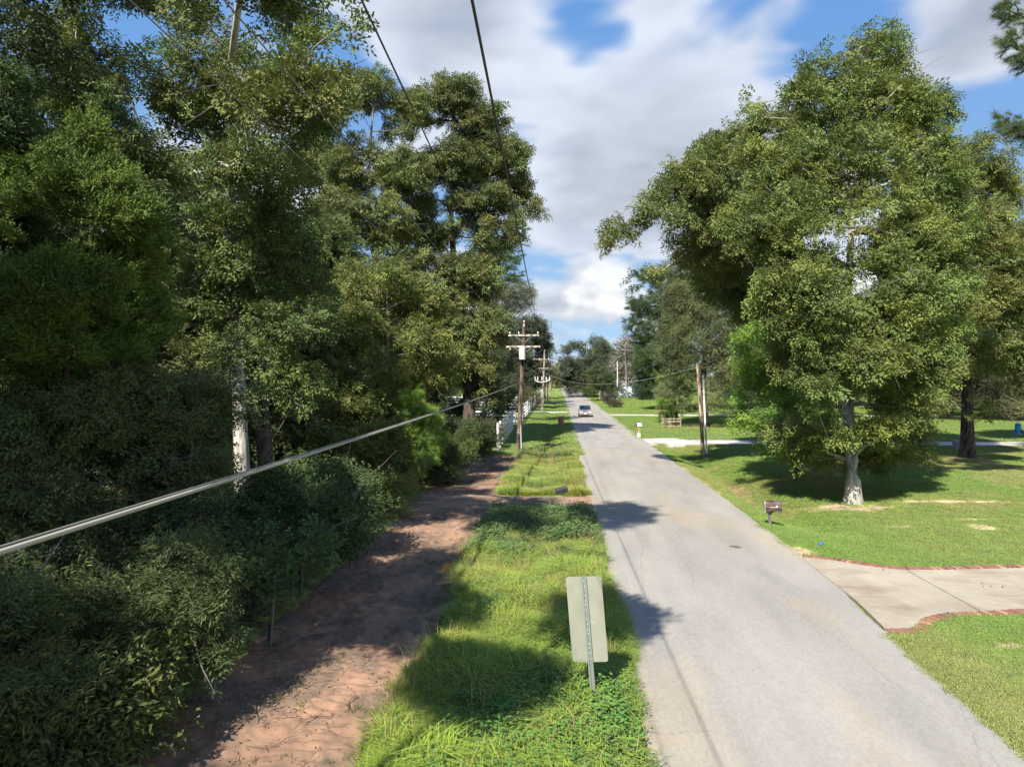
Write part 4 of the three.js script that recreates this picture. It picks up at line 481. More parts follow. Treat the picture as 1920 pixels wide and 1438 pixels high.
// far woods closing the view
{
  const R = rng(811), list = [];
  const blob = (x, z, h, w) => { for (let i = 0; i < 330; i++) { const u = R() * 2 - 1, a = R() * 6.283, q = 0.75 + 0.3 * R(), k = Math.sqrt(1 - u * u), n = 0.75 + 0.5 * noise3(Math.cos(a) * 2 + x, u * 2.5, Math.sin(a) * 2 + z); const y = h * 0.52 + u * h * 0.5 * q * n; if (y < 0.3) continue; const b = 0.6 + 0.7 * R(); list.push([x + w * k * q * n * Math.cos(a), y, z + w * k * q * n * Math.sin(a), (R() - 0.5) * 2, R() * 6.28, (R() - 0.5) * 1.6, 3.2 + 2 * R(), 0.075 * b, 0.10 * b, 0.038 * b]); } };
  for (let i = 0; i < 16; i++) blob(-14 - i * 6.5 + 3 * R(), -142 - 16 * R(), 15 + 7 * R(), 5 + 2 * R());
  for (let i = 0; i < 22; i++) blob(22 + i * 7 + 3 * R(), -205 - 16 * R() + i * 2.5, 14 + 9 * R(), 6 + 2.5 * R());
  for (let i = 0; i < 10; i++) blob(15 + 5 * R(), -210 - i * 28, 13 + 5 * R(), 5 + 2 * R());
  for (let i = 0; i < 9; i++) blob(-12 - 6 * R(), -175 - i * 32, 14 + 6 * R(), 5 + 2 * R());
  tag(instances('forest', SPRAY.oak, LEAF, list, scene), 'far woods closing the lawns and the end of the road'); stats.push(['forest', 0, list.length]);
}
for (const [i, label] of [[0, 'leafy bush in front of the white cross fence, left of the thick trunk'], [1, 'dark leafy bush right of the thick trunk, hiding the cross fence rails'], [2, 'hanging leafy growth on the right side of the thick trunk']]) {
  const l = [[[-9.53,2.47,-59.47,1.94,1.38,1.66], [-11.09,3.82,-60.38,1.69,1.13,1.41]], [[-6.48,1.76,-63.67,0.89,0.79,0.84], [-6.18,3.16,-65.71,0.81,1.02,0.91]], [[-5.8,4.41,-55.73,0.95,1.55,1.25], [-4.98,3.92,-57.78,0.54,0.71,0.62]]][i];
  growTree({ name: 'bush', category: 'bush', label, base: [l[0][0], l[0][2]], seed: 760 + i, r: 0.1, first: 0.05, space: 0.8, per: 22, size: 1.2, leaf: 'oak', color: [0.09, 0.13, 0.035], gap: 0.36, gapF: 0.6, bark: BARK.dark, top: [l[0][0], l[0][1], l[0][2]], lobes: l });
}
// low growth on the forest floor
{
  const R = rng(801), list = [];
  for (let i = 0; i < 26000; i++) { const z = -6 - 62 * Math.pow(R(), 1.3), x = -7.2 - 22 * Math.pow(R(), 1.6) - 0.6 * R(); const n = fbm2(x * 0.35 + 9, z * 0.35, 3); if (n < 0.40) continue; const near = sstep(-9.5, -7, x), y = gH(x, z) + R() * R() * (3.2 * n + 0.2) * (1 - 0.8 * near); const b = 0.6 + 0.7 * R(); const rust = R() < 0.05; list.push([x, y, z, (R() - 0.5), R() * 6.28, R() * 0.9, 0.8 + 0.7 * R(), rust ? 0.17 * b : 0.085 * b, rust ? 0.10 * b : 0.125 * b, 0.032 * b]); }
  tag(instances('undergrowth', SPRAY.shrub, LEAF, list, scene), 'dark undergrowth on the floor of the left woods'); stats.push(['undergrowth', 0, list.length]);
}


// ---------------------------------------------------------------- built things
const woodT = barkTex.clone(); woodT.repeat.set(1, 0.35); woodT.needsUpdate = true;
const wood = (r, g, b) => new THREE.MeshStandardMaterial({ color: lin(r, g, b), map: woodT, bumpMap: woodT, bumpScale: 0.006, roughness: 0.92 });
const POLE_DARK = wood(0.22, 0.16, 0.125), POLE_GREY = wood(0.55, 0.49, 0.42), ARM = wood(0.72, 0.65, 0.55), STEEL = std(0.45, 0.46, 0.47, 0.45, 0.7), WHITE = std(0.74, 0.76, 0.78, 0.5), PORC = std(0.75, 0.74, 0.70, 0.25), BLACKW = std(0.03, 0.03, 0.03, 0.6), GREYBOX = std(0.66, 0.68, 0.70, 0.4, 0.2);
function insulator(parent, x, y, z, down) { const g = new THREE.LatheGeometry([[0.012, 0], [0.012, 0.06], [0.055, 0.07], [0.06, 0.10], [0.03, 0.115], [0.05, 0.13], [0.045, 0.16], [0.02, 0.185], [0, 0.19]].map(([a, b]) => new THREE.Vector2(a, b)), 12); if (down) g.rotateX(Math.PI); const m = mesh('insulator', g, PORC, parent); m.position.set(x, y, z); return m; }
function pole(o) {
  const t = thing('utility_pole', o.label, 'utility pole', o.x, 0, o.z, o.turn ?? 0, 'utility poles along the road'), H = o.h, lean = o.lean ?? 0, at = (y) => lean * y / H;
  const ps = [0, 0.25, 0.5, 0.75, 1].map((f) => V(at(f * H), f * H - (f === 0 ? 0.1 : 0), 0));
  mesh('pole', tube(ps, [0.185, 0.17, 0.155, 0.14, 0.115], 14), o.mat ?? POLE_DARK, t); const top = mesh('pole_top', cyl(0.02, 0.115, 0.28, at(H), H + 0.14, 0, 10), POLE_GREY, t);
  for (const [y, w, x0] of o.arms) {
    mesh('crossarm', box(w, 0.13, 0.105, at(y) + (x0 ?? 0), y, 0.17, 0.012), ARM, t);
    for (const sd of [-1, 1]) mesh('brace', bar(V(at(y) + sd * w * (o.br ?? 0.3), y - 0.06, 0.2), V(at(y) + sd * 0.08, y - 0.5, 0.17), 0.05, 0.02), ARM, t);
  }
  for (const [x, y, down] of o.ins) insulator(t, at(y) + x, y, 0.17, down);
  if (o.can) { const c = mesh('transformer', cyl(0.24, 0.24, 0.78, at(o.can) - 0.02, o.can, 0.42, 22), GREYBOX, t); const l = mesh('lid', new THREE.LatheGeometry([[0, 0.06], [0.16, 0.045], [0.25, 0], [0.25, -0.03]].map(([a, b]) => new THREE.Vector2(a, b)), 22), GREYBOX, c); l.position.set(at(o.can) - 0.02, o.can + 0.4, 0.42); insulator(t, at(o.can) - 0.1, o.can + 0.43, 0.42); insulator(t, at(o.can) + 0.1, o.can + 0.43, 0.42); mesh('bracket', box(0.1, 0.5, 0.14, at(o.can), o.can, 0.2), STEEL, t); }
  return { t, at };
}
const p1 = pole({ label: 'dark wooden utility pole with two crossarms and a grey transformer, beside the clay track end', x: -2.94, z: -50.97, h: 9.35, lean: 0.42, arms: [[8.68, 2.25], [7.85, 2.5]], ins: [[-1.0, 8.75], [-0.35, 8.75], [1.05, 8.75], [-0.95, 7.78, true]], can: 7.3, br: 0.26 });
insulator(p1.t, 0.42, 9.6, 0);
mesh('conduit', tube([V(0.23, -0.05, 0.1), V(0.2, 1.25, 0.12), V(0.17, 2.1, 0.12)], 0.035, 8), GREYBOX, p1.t);
mesh('band', cyl(0.192, 0.192, 0.1, 0.06, 1.55, 0, 16), std(0.3, 0.28, 0.26, 0.6, 0.4), p1.t); mesh('band', cyl(0.192, 0.192, 0.06, 0.07, 1.72, 0, 16), std(0.3, 0.28, 0.26, 0.6, 0.4), p1.t);
mesh('down_wire', tube([V(0.36, 6.9, 0.2), V(0.62, 6.55, 0.3), V(0.5, 6.1, 0.25), V(0.28, 5.6, 0.17)], 0.012, 5), BLACKW, p1.t);
const p2 = pole({ label: 'thin pole with fuse cutouts on a low bracket, second along the white fence', x: -2.51, z: -109, h: 9.6, lean: 0.35, mat: POLE_GREY, arms: [[8.3, 2.9, -0.35], [6.9, 1.6, 0]], ins: [[-1.5, 8.37], [-0.8, 8.37], [0.7, 8.37]] });
{ const ar = V(-0.2, 4.95, 0.2); mesh('bracket', tube([V(-1.2, 5.2, 0.2), V(-0.9, 4.85, 0.25), V(-0.1, 4.7, 0.3), V(0.75, 4.85, 0.25), V(1.15, 5.2, 0.2)], 0.05, 7), WHITE, p2.t); for (const x of [-1.15, -0.75, -0.1, 0.6, 1.1]) { const c = mesh('fuse_cutout', tube([V(x, 4.95, 0.25), V(x + 0.06, 5.3, 0.3), V(x - 0.02, 5.65, 0.3)], [0.07, 0.09, 0.035], 8), PORC, p2.t); } mesh('jumper_wire', tube([V(-1.15, 5.6, 0.2), V(-1.1, 6.3, 0.3), V(-0.75, 6.9, 0.2)], 0.02, 4), BLACKW, p2.t); }
pole({ label: 'third pole of the line, dark and carrying a grey transformer', x: -2.42, z: -157.8, h: 10.2, lean: -0.1, arms: [[8.8, 2.3], [7.4, 2.0]], ins: [[-1, 8.87], [0.9, 8.87]], can: 6.3 });
pole({ label: 'fourth pole of the line, thin and far, over the verge', x: -2.6, z: -213, h: 10, lean: 0.2, mat: POLE_GREY, arms: [[9, 2.3]], ins: [[-1, 9.07], [1, 9.07]] });
pole({ label: 'fifth pole of the line near the far end of the road', x: -2.6, z: -268, h: 10, lean: 0, arms: [[9, 2.3]], ins: [[-1, 9.07], [1, 9.07]] });
{ const t = thing('wooden_post', 'plain lighter wooden service pole leaning on the right lawn by the concrete driveway', 'utility pole', 10.67, 0, -51.88); mesh('pole', tube([V(0, -0.1, 0), V(-0.2, 3.3, 0), V(-0.43, 6.6, 0)], [0.145, 0.13, 0.11], 14), wood(0.60, 0.48, 0.33), t); mesh('pole_cap', cyl(0.1, 0.127, 0.06, -0.43, 6.62, 0, 12), POLE_GREY, t); mesh('eye_bolt', tube([V(-0.5, 6.3, 0), V(-0.62, 6.3, 0.03)], 0.025, 6), STEEL, t); mesh('clamp', tube([V(-0.24, 4.55, 0.1), V(0.05, 4.55, 0.02)], 0.03, 6), STEEL, t); }
{ const t = thing('white_pipe', 'white plastic conduit pipe standing beside the wooden service pole', 'pipe', 10.98, 0, -52.1); mesh('pipe', tube([V(0, -0.1, 0), V(-0.15, 2.7, 0), V(-0.27, 5.5, 0)], 0.07, 12), WHITE, t); mesh('coupling', cyl(0.085, 0.085, 0.16, -0.07, 1.25, 0, 14), std(0.55, 0.55, 0.55, 0.5), t); mesh('weather_head', tube([V(-0.27, 5.5, 0), V(-0.29, 5.72, 0.02), V(-0.24, 5.8, 0.1)], [0.08, 0.09, 0.05], 10), GREYBOX, t); mesh('wire', tube([V(-0.28, 5.75, 0.05), V(-0.1, 6.3, 0.1), V(-0.5, 6.6, 0.05)], 0.015, 4), BLACKW, t); }
{ const t = thing('light_pole', 'pale thin pole far away in front of the white panel fence', 'pole', 14.69, 0, -173.65); mesh('pole', tube([V(0, -0.1, 0), V(0, 4.5, 0), V(-0.05, 9.2, 0)], [0.17, 0.15, 0.12], 10), std(0.55, 0.53, 0.48, 0.8), t); mesh('ground_sleeve', cyl(0.21, 0.22, 1.1, 0, 0.5, 0, 12), std(0.6, 0.58, 0.52, 0.8), t); mesh('top_fitting', tube([V(-0.05, 9.1, 0), V(-0.35, 9.3, 0)], 0.05, 6), STEEL, t); }
// wires
function wire(name, label, category, a, b, sag, r, mat, n = 40, group) { const ps = []; for (let i = 0; i <= n; i++) { const f = i / n, p = V().lerpVectors(a, b, f); p.y -= 4 * sag * f * (1 - f); ps.push(p); } const m = mesh(name, tube(ps, r, 6), mat); return tag(m, label, category, group); }
const far = (px, py) => px;
const ext = (a, b, k) => V().lerpVectors(b, a, k);
const WB = BLACKW, WG = std(0.16, 0.155, 0.14, 0.7);
{
  const ends = [['overhead wire crossing the sky nearest above the road', V(-0.63,8.52,-5.2), V(-1.43, 8.95, -50.8), 0.0125, WB], ['overhead wire over the twin tall oaks, left of the one above the road', V(-1.49,8.63,-5.34), V(-2.87, 8.95, -50.8), 0.0095, WB], ['faint wire passing through the pale oak crown to the pole', V(-2.81,8.95,-5.86), V(-3.52, 8.95, -50.8), 0.008, WG], ['leftmost faint wire, running lowest through the near oak leaves', V(-3.98,9.28,-6.39), V(-3.5, 7.6, -50.8), 0.008, WG]];
  for (const [label, a, b, r, m] of ends) wire('overhead_wire', label, 'wire', ext(a, b, 1.35), b, 0.12, r, m, 60, 'overhead wires of the pole line');
  const spans = [[-50.8, -108.8], [-108.8, -157.6], [-157.6, -212.8], [-212.8, -267.8]];
  spans.forEach(([a, b], i) => { [-3.55, -1.45].forEach((x, k) => wire('overhead_wire', `${k ? 'road side' : 'fence side'} wire from the ${['first', 'second', 'third', 'fourth'][i]} pole of the line to the next`, 'wire', V(x + 0.05, 8.95, a), V(x + 0.3, [8.5, 9.0, 9.1, 9.1][i], b), 0.9, 0.014, WG, 20, 'overhead wires of the pole line')); });
  // telephone cable bundle
  const a = V(-4.42,4.4,-5.2), b = V(-2.72, 5.25, -50.95), a2 = ext(a, b, 1.22);
  const t = thing('telephone_cable', 'thick grey telephone cable bundle slanting down past the woods', 'cable');
  const line = (dy, dx, sag) => { const ps = []; for (let i = 0; i <= 90; i++) { const f = i / 90, p = V().lerpVectors(a2, b, f); p.y += dy * (1 - f * 0.5) - 4 * sag * f * (1 - f); p.x += dx; ps.push(p); } return ps; };
  mesh('cable', tube(line(0, 0, 0.16), 0.022, 10), std(0.36, 0.35, 0.32, 0.6), t); mesh('strand', tube(line(0.055, 0.02, 0.165), 0.010, 6), std(0.2, 0.2, 0.19, 0.6), t); mesh('cable', tube(line(-0.028, -0.03, 0.16), 0.013, 8), std(0.27, 0.26, 0.24, 0.6), t);
  const P = line(0.02, 0, 0.16); for (const k of [24, 40, 55, 66, 76, 84]) { const c = mesh('lashing', tube([P[k].clone().add(V(0.03, 0.045, 0)), P[k].clone().add(V(-0.03, -0.05, 0.03)), P[k].clone().add(V(0.0, -0.06, 0.09)), P[k].clone().add(V(0.03, 0.045, 0.12))], 0.008, 5), std(0.12, 0.12, 0.12, 0.6), t); }
  wire('telephone_wire', 'slack telephone cable from the first pole to the second', 'cable', V(-2.7, 5.2, -51.1), V(-2.35, 4.7, -108.9), 0.9, 0.02, WG, 24);
  wire('service_wire', 'sagging service wire over the road from the pole line to the wooden service pole', 'wire', V(-2.2, 6.2, -108.9), V(10.05, 6.3, -51.9), 1.5, 0.016, std(0.3, 0.3, 0.29, 0.6), 40);
  wire('service_wire', 'green tinged slack wire by the dark pine', 'wire', V(18.5, 5.4, -110), V(10.1, 6.1, -51.9), 2.2, 0.012, WG, 30);
}
// road sign, seen from behind
{
  const t = thing('road_sign', 'tall blank back of a metal road sign leaning on its steel post in the verge', 'road sign', 0.65, 0, -11.87); t.rotation.z = 0.083;
  const s = new THREE.Shape(), w = 0.305, h0 = 0.80, h1 = 2.27, r = 0.045; s.moveTo(-w + r, h0); s.lineTo(w - r, h0); s.absarc(w - r, h0 + r, r, -Math.PI / 2, 0); s.lineTo(w, h1 - r); s.absarc(w - r, h1 - r, r, 0, Math.PI / 2); s.lineTo(-w + r, h1); s.absarc(-w + r, h1 - r, r, Math.PI / 2, Math.PI); s.lineTo(-w, h0 + r); s.absarc(-w + r, h0 + r, r, Math.PI, Math.PI * 1.5);
  const alT = dataTex(256, 512, (u, v) => { const n = 0.80 + 0.22 * (fbm2(u * 3, v * 5, 4) - 0.5) + 0.06 * (hash(Math.floor(u * 256), Math.floor(v * 512), 1) - 0.5); const sc = sstep(0.62, 0.7, fbm2(u * 16 + 3, v * 26, 3)) * Math.exp(-(((u - 0.72) / 0.12) ** 2) - (((v - 0.48) / 0.025) ** 2)) * 0.9; const stain = 0.06 * sstep(0.5, 0.7, fbm2(u * 1.2 + 8, v * 1.5, 2)); const k = n + sc - stain; return [k * 0.99, k, k * 0.93]; });
  const g = new THREE.ExtrudeGeometry(s, { depth: 0.003, bevelEnabled: true, bevelSize: 0.001, bevelThickness: 0.001, bevelSegments: 1 }); { const p = g.attributes.position, uv = g.attributes.uv; for (let i = 0; i < p.count; i++) uv.setXY(i, (p.getX(i) + w) / (2 * w), (p.getY(i) - h0) / (h1 - h0)); } g.translate(0, 0, -0.04);
  const pn = mesh('panel', g, new THREE.MeshStandardMaterial({ map: alT, color: lin(0.36, 0.365, 0.335), roughness: 0.5, metalness: 0.15 }), t); pn.position.x = -0.035; pn.rotation.y = -0.12;
  const u = new THREE.Shape([[-0.045, 0], [-0.02, 0], [-0.016, -0.03], [0.016, -0.03], [0.02, 0], [0.045, 0], [0.045, 0.005], [0.016, 0.005], [0.012, -0.025], [-0.012, -0.025], [-0.016, 0.005], [-0.045, 0.005]].map(([x, y]) => new THREE.Vector2(x, y)));
  const pg = new THREE.ExtrudeGeometry(u, { depth: 2.4, bevelEnabled: false }); pg.rotateX(-Math.PI / 2); pg.translate(0, -0.12, 0);
  const post = mesh('post', pg, std(0.36, 0.39, 0.39, 0.42, 0.6), t); post.position.x = -0.03; post.rotation.y = Math.PI; post.scale.set(1, 1, 1);
  const bolt = new THREE.CylinderGeometry(0.009, 0.009, 0.012, 8); bolt.rotateX(Math.PI / 2); const hole = std(0.75, 0.76, 0.75, 0.35, 0.4);
  for (let i = 0; i < 17; i++) { const y = 0.86 + i * 0.083 + (i % 3) * 0.01; if (i % 5 === 4) continue; const b = mesh('bolt', bolt, hole, t); b.position.set(-0.03 + (i % 2 ? 0.004 : -0.004), y, -0.022); }
}
// mailboxes
function mailboxGeo(w, h, l) { const s = new THREE.Shape(); s.moveTo(-w / 2, 0); s.lineTo(w / 2, 0); s.lineTo(w / 2, h - w / 2); s.absarc(0, h - w / 2, w / 2, 0, Math.PI); s.lineTo(-w / 2, 0); const g = new THREE.ExtrudeGeometry(s, { depth: l, bevelEnabled: true, bevelSize: 0.008, bevelThickness: 0.008, bevelSegments: 2, curveSegments: 14 }); g.translate(0, 0, -l / 2); return g; }
{
  const t = thing('mailbox', 'weathered brown metal mailbox on a grey post at the right road edge', 'mailbox', 8.15, -0.02, -27.2); const m = new THREE.MeshStandardMaterial({ color: lin(0.17, 0.115, 0.105), map: barkTex, roughness: 0.6, metalness: 0.15 });
  const b = mesh('box', mailboxGeo(0.27, 0.40, 0.60), m, t); b.position.set(0.1, 0.52, 0); b.rotation.y = Math.PI / 2 - 0.12;
  const d = mesh('door', mailboxGeo(0.285, 0.41, 0.025), std(0.27, 0.26, 0.255, 0.55, 0.2), t); d.position.set(-0.215, 0.517, -0.04); d.rotation.y = Math.PI / 2 - 0.12;
  const fl = mesh('flag', join([box(0.28, 0.018, 0.012, 0, 0, 0), box(0.07, 0.075, 0.012, 0.11, 0.035, 0)]), std(0.75, 0.55, 0.5, 0.5), t); fl.position.set(0.08, 0.70, 0.165); fl.rotation.y = -0.12;
  mesh('post', box(0.1, 0.52, 0.1, -0.02, 0.2, 0, 0.008), wood(0.30, 0.27, 0.25), t); mesh('bracket', box(0.17, 0.07, 0.2, -0.04, 0.48, 0), std(0.02, 0.02, 0.02, 0.6), t);
}
{
  const t = thing('mailbox', 'black mailbox tilted on a thin leaning metal post in the weeds by the dirt crossing', 'mailbox', 0.32, 0, -29.4); const m = std(0.014, 0.015, 0.017, 0.65);
  mesh('post', tube([V(0.03, -0.15, 0), V(-0.1, 0.5, 0), V(-0.16, 0.78, 0)], 0.022, 8), std(0.4, 0.4, 0.4, 0.5, 0.5), t);
  const b = mesh('box', mailboxGeo(0.19, 0.25, 0.5), m, t); b.position.set(-0.15, 0.74, 0); b.rotation.set(0, Math.PI / 2, 0.0, 'ZYX'); b.rotation.z = 0.3; const d = mesh('door', mailboxGeo(0.2, 0.26, 0.02), std(0.05, 0.05, 0.055, 0.35), t); d.position.set(0.1, 0.815, 0); d.rotation.copy(b.rotation);
  mesh('flag', box(0.015, 0.05, 0.14, -0.12, 0.86, 0.11), std(0.1, 0.02, 0.02, 0.5), t);
}
{
  const t = thing('mailbox', 'white mailbox on a thick wooden post where the white driveway meets the road', 'mailbox', 7.42, 0, -64.6);
  mesh('post', box(0.2, 1.1, 0.2, 0, 0.5, 0, 0.01), wood(0.62, 0.50, 0.30), t); mesh('base', box(0.3, 0.42, 0.3, 0, 0.2, 0, 0.02), std(0.66, 0.63, 0.56, 0.9), t);
  const b = mesh('box', mailboxGeo(0.22, 0.28, 0.48), WHITE, t); b.position.set(0.02, 1.06, 0); b.rotation.y = Math.PI / 2 + 0.3; const d = mesh('door', mailboxGeo(0.24, 0.30, 0.03), std(0.03, 0.035, 0.045, 0.5), t); d.position.set(-0.23, 1.06, 0.08); d.rotation.y = Math.PI / 2 + 0.3; mesh('shelf', box(0.62, 0.03, 0.26, 0.02, 1.045, 0), std(0.06, 0.07, 0.09, 0.6), t);
}
// trash barrel
{
  const t = thing('trash_barrel', 'faded red trash barrel with dark rim on the left verge', 'barrel', 0.3, 0, -78.14); const bt = dataTex(128, 128, (u, v) => { const n = 0.72 + 0.5 * (fbm2(u * 6, v * 8, 4) - 0.5) - 0.35 * sstep(0.6, 0.75, fbm2(u * 10, v * 5 + 3, 3)); return [n, n, n]; });
  mesh('drum', new THREE.LatheGeometry([[0, 0], [0.30, 0], [0.305, 0.05], [0.315, 0.36], [0.33, 0.38], [0.315, 0.40], [0.33, 0.72], [0.345, 0.74], [0.33, 0.76], [0.335, 1.04]].map(([a, b]) => new THREE.Vector2(a, b)), 26), new THREE.MeshStandardMaterial({ color: lin(0.62, 0.26, 0.21), map: bt, roughness: 0.75, side: THREE.DoubleSide }), t);
  const rm = mesh('rim', new THREE.TorusGeometry(0.34, 0.03, 8, 28), std(0.10, 0.05, 0.04, 0.7), t); rm.rotation.x = Math.PI / 2; rm.position.y = 1.05; mesh('lid', cyl(0.31, 0.32, 0.05, 0, 1.03, 0, 24), std(0.12, 0.06, 0.05, 0.8), t);
}
// white rail fences
function fence(label, a, b, n, h, slope) {
  const t = thing('rail_fence', label, 'fence', a.x, 0, a.z, 0, 'white rail fences of the paddock'); const d = V().subVectors(b, a), at = (f) => V(d.x * f, 0, d.z * f);
  const L = d.length() / n, pg = new RoundedBoxGeometry(0.13, h + 0.2, 0.13, 1, 0.012), cap = new THREE.ConeGeometry(0.105, 0.07, 4); cap.rotateY(Math.PI / 4);
  const rg = new RoundedBoxGeometry(0.045, 0.17, L, 1, 0.008), ang = Math.atan2(d.x, d.z);
  for (let i = 0; i <= n; i++) { const q = at(i / n), p = mesh('post', pg, WHITE, t); p.position.set(q.x, h / 2 - 0.1, q.z); const c = mesh('post_cap', cap, WHITE, p); c.position.y = h / 2 + 0.135; }
  for (let i = 0; i < n; i++) for (let k = 0; k < 4; k++) { const q = at((i + 0.5) / n), r = mesh('rail', rg, WHITE, t); r.position.set(q.x, h * (0.2 + 0.235 * k), q.z); r.rotation.y = ang; }
  return t;
}
fence('near short run of white four rail fence at the end of the clay track', V(-4.53, 0, -51.6), V(-4.75, 0, -71.9), 8, 2.15);
fence('long white four rail fence running beside the pole line to the far paddock', V(-4.62, 0, -79.5), V(-4.4, 0, -186), 36, 1.9);
fence('white four rail fence crossing behind the small spreading tree', V(-4.9, 0, -79.2), V(-16, 0, -79.8), 4, 1.75);
fence('second white cross fence, farther inside the paddock', V(-4.9, 0, -98), V(-21, 0, -99), 6, 1.9);
fence('third white cross fence at the back of the paddock', V(-4.8, 0, -128), V(-26, 0, -129), 7, 1.9);
// white drive inside the paddock
{ const m = mesh('path', slabGeo([[-5.0, -84], [-40, -87], [-40, -92.5], [-5.0, -89.5]], -0.1, 0.06), new THREE.MeshStandardMaterial({ map: concTex, color: lin(1.2, 1.25, 1.35), roughness: 0.9 })); m.userData.kind = 'structure'; m.userData.label = 'white drive inside the fenced paddock'; }
// wooden gate with a vine
{
  const t = thing('wooden_gate', 'old wooden gate panel with a vine on one post, on the far lawn', 'gate', 12.4, 0, -77); const w = wood(0.50, 0.41, 0.27);
  for (const x of [-1.05, 0.98]) mesh('post', box(0.15, x < 0 ? 1.62 : 1.45, 0.15, x, 0.7, 0, 0.012), w, t);
  for (const [y, h] of [[0.2, 0.17], [0.72, 0.2], [1.0, 0.15]]) mesh('rail', box(1.9, h, 0.06, -0.03, y, 0.09, 0.008), w, t);
  mesh('brace', bar(V(-0.45, 0.66, 0.09), V(0.1, 0.26, 0.09), 0.05, 0.13), w, t); mesh('brace', bar(V(-1.0, 0.3, 0.09), V(-0.7, 0.9, 0.09), 0.05, 0.1), w, t);
  const R = rng(66), l = []; for (let i = 0; i < 26; i++) { const a = R(); const rust = R() < 0.5; l.push([-1.05 + (R() - 0.35) * 0.9 * a, 0.3 + 1.5 * R() * (1 - 0.3 * a), 0.1 + (R() - 0.5) * 0.3, R(), R() * 6, R(), 0.6 + 0.4 * R(), rust ? 0.2 : 0.1, rust ? 0.11 : 0.14, 0.04]); } instances('vine', SPRAY.shrub, LEAF, l, t);
}
// grey utility box and blue bag on the far lawn
{ const t = thing('utility_box', 'small grey utility box on the lawn left of the second oak trunk', 'utility box', 31.14, gH(31.14, -56.2), -56.2); mesh('cabinet', box(0.62, 0.62, 0.5, 0, 0.3, 0, 0.02), std(0.20, 0.22, 0.24, 0.6), t); mesh('lid', box(0.68, 0.07, 0.56, 0, 0.64, 0, 0.015), std(0.26, 0.28, 0.30, 0.6), t); mesh('latch', box(0.05, 0.09, 0.02, 0, 0.45, 0.26), STEEL, t); }
{
  const t = thing('golf_bag', 'bright blue bag standing upright on the far lawn at the right edge', 'bag', 44.6, 0, -70.4), B = std(0.02, 0.42, 0.75, 0.5), D = std(0.02, 0.03, 0.08, 0.6);
  const body = new THREE.LatheGeometry([[0, 0], [0.27, 0], [0.31, 0.06], [0.30, 0.4], [0.26, 0.8], [0.24, 0.98], [0, 0.98]].map(([a, b]) => new THREE.Vector2(a, b)), 20); mesh('body', body, B, t); mesh('base', cyl(0.32, 0.33, 0.1, 0, 0.05, 0, 20), std(0.7, 0.72, 0.75, 0.5), t);
  mesh('pocket', box(0.2, 0.34, 0.1, 0.14, 0.32, 0.26, 0.03), D, t); mesh('collar', new THREE.TorusGeometry(0.23, 0.05, 8, 20).rotateX(Math.PI / 2).translate(0, 0.98, 0), D, t); mesh('strap', tube([V(-0.25, 0.85, 0.1), V(-0.4, 0.6, 0.2), V(-0.37, 0.35, 0.2), V(-0.28, 0.2, 0.1)], 0.03, 6), D, t);
  mesh('hood', new THREE.SphereGeometry(0.21, 18, 10, 0, 6.283, 0, 1.6).translate(0, 1.02, 0), std(0.5, 0.62, 0.75, 0.5), t);
}
// white panel fence, iron rails and pale shed far to the right
{
  const t = thing('panel_fence', 'bluish white panel fence far across the right lawn', 'fence', 14.6, 0, -188); const m = std(0.68, 0.74, 0.80, 0.6), g = new RoundedBoxGeometry(1.46, 2.15, 0.08, 1, 0.01);
  for (let i = 0; i < 11; i++) { if (i === 6) continue; const p = mesh('panel', g, m, t); p.position.set(0.75 + i * 1.5, 1.15, 0); } for (let i = 0; i < 12; i++) mesh('cap_rail', box(1.5, 0.1, 0.14, 0.75 + i * 1.5, 2.27, 0), m, t);
  const f = thing('iron_fence', 'dark iron rail fence in front of the bluish white panels', 'fence', 14.2, 0, -186.8), K = std(0.03, 0.04, 0.06, 0.5);
  for (const y of [0.5, 1.65]) mesh('rail', box(17, 0.09, 0.07, 8.5, y, 0), K, f); for (let i = 0; i <= 6; i++) mesh('post', box(0.13, 2.2, 0.13, i * 2.83, 1.1, 0), K, f); const pk = new THREE.BoxGeometry(0.03, 1.5, 0.03); for (let i = 0; i < 48; i++) { const q = mesh('picket', pk, K, f); q.position.set(0.2 + i * 0.35, 1.0, 0.06); }
  const h = thing('shed', 'pale blue shed partly hidden behind the white panel fence', 'shed', 18.8, 0, -196), S = std(0.45, 0.58, 0.68, 0.7), bd = new THREE.BoxGeometry(0.3, 3.0, 0.04); for (let i = 0; i < 10; i++) { const b = mesh('siding_board', bd, S, h); b.position.set(-1.4 + i * 0.31, 1.5, 1.52); } mesh('wall', box(3.1, 3.0, 3, 0, 1.5, 0), S, h); const rf = mesh('roof', (() => { const s = new THREE.Shape([[-1.8, 0], [1.8, 0], [0, 0.8]].map(([a, b]) => new THREE.Vector2(a, b))); const g = new THREE.ExtrudeGeometry(s, { depth: 3.4, bevelEnabled: false }); g.translate(0, 3.0, -1.7); return g; })(), std(0.3, 0.38, 0.44, 0.8), h); mesh('door', box(0.9, 2.0, 0.06, 0.4, 1.0, 1.56), std(0.3, 0.4, 0.48, 0.7), h);
  const g2 = thing('gate_pillar', 'pair of pale gate pillars beside the far right verge', 'gate pillar', 7.9, 0, -168); mesh('pillar', box(0.6, 2.2, 0.6, 2.3, 1.1, 0, 0.04), std(0.5, 0.48, 0.45, 0.9), g2); mesh('pillar', box(0.5, 2.0, 0.5, 3.4, 1.0, 0, 0.04), std(0.2, 0.2, 0.22, 0.9), g2); mesh('cap', box(0.75, 0.14, 0.75, 2.3, 2.27, 0, 0.02), std(0.6, 0.58, 0.54, 0.9), g2);
}
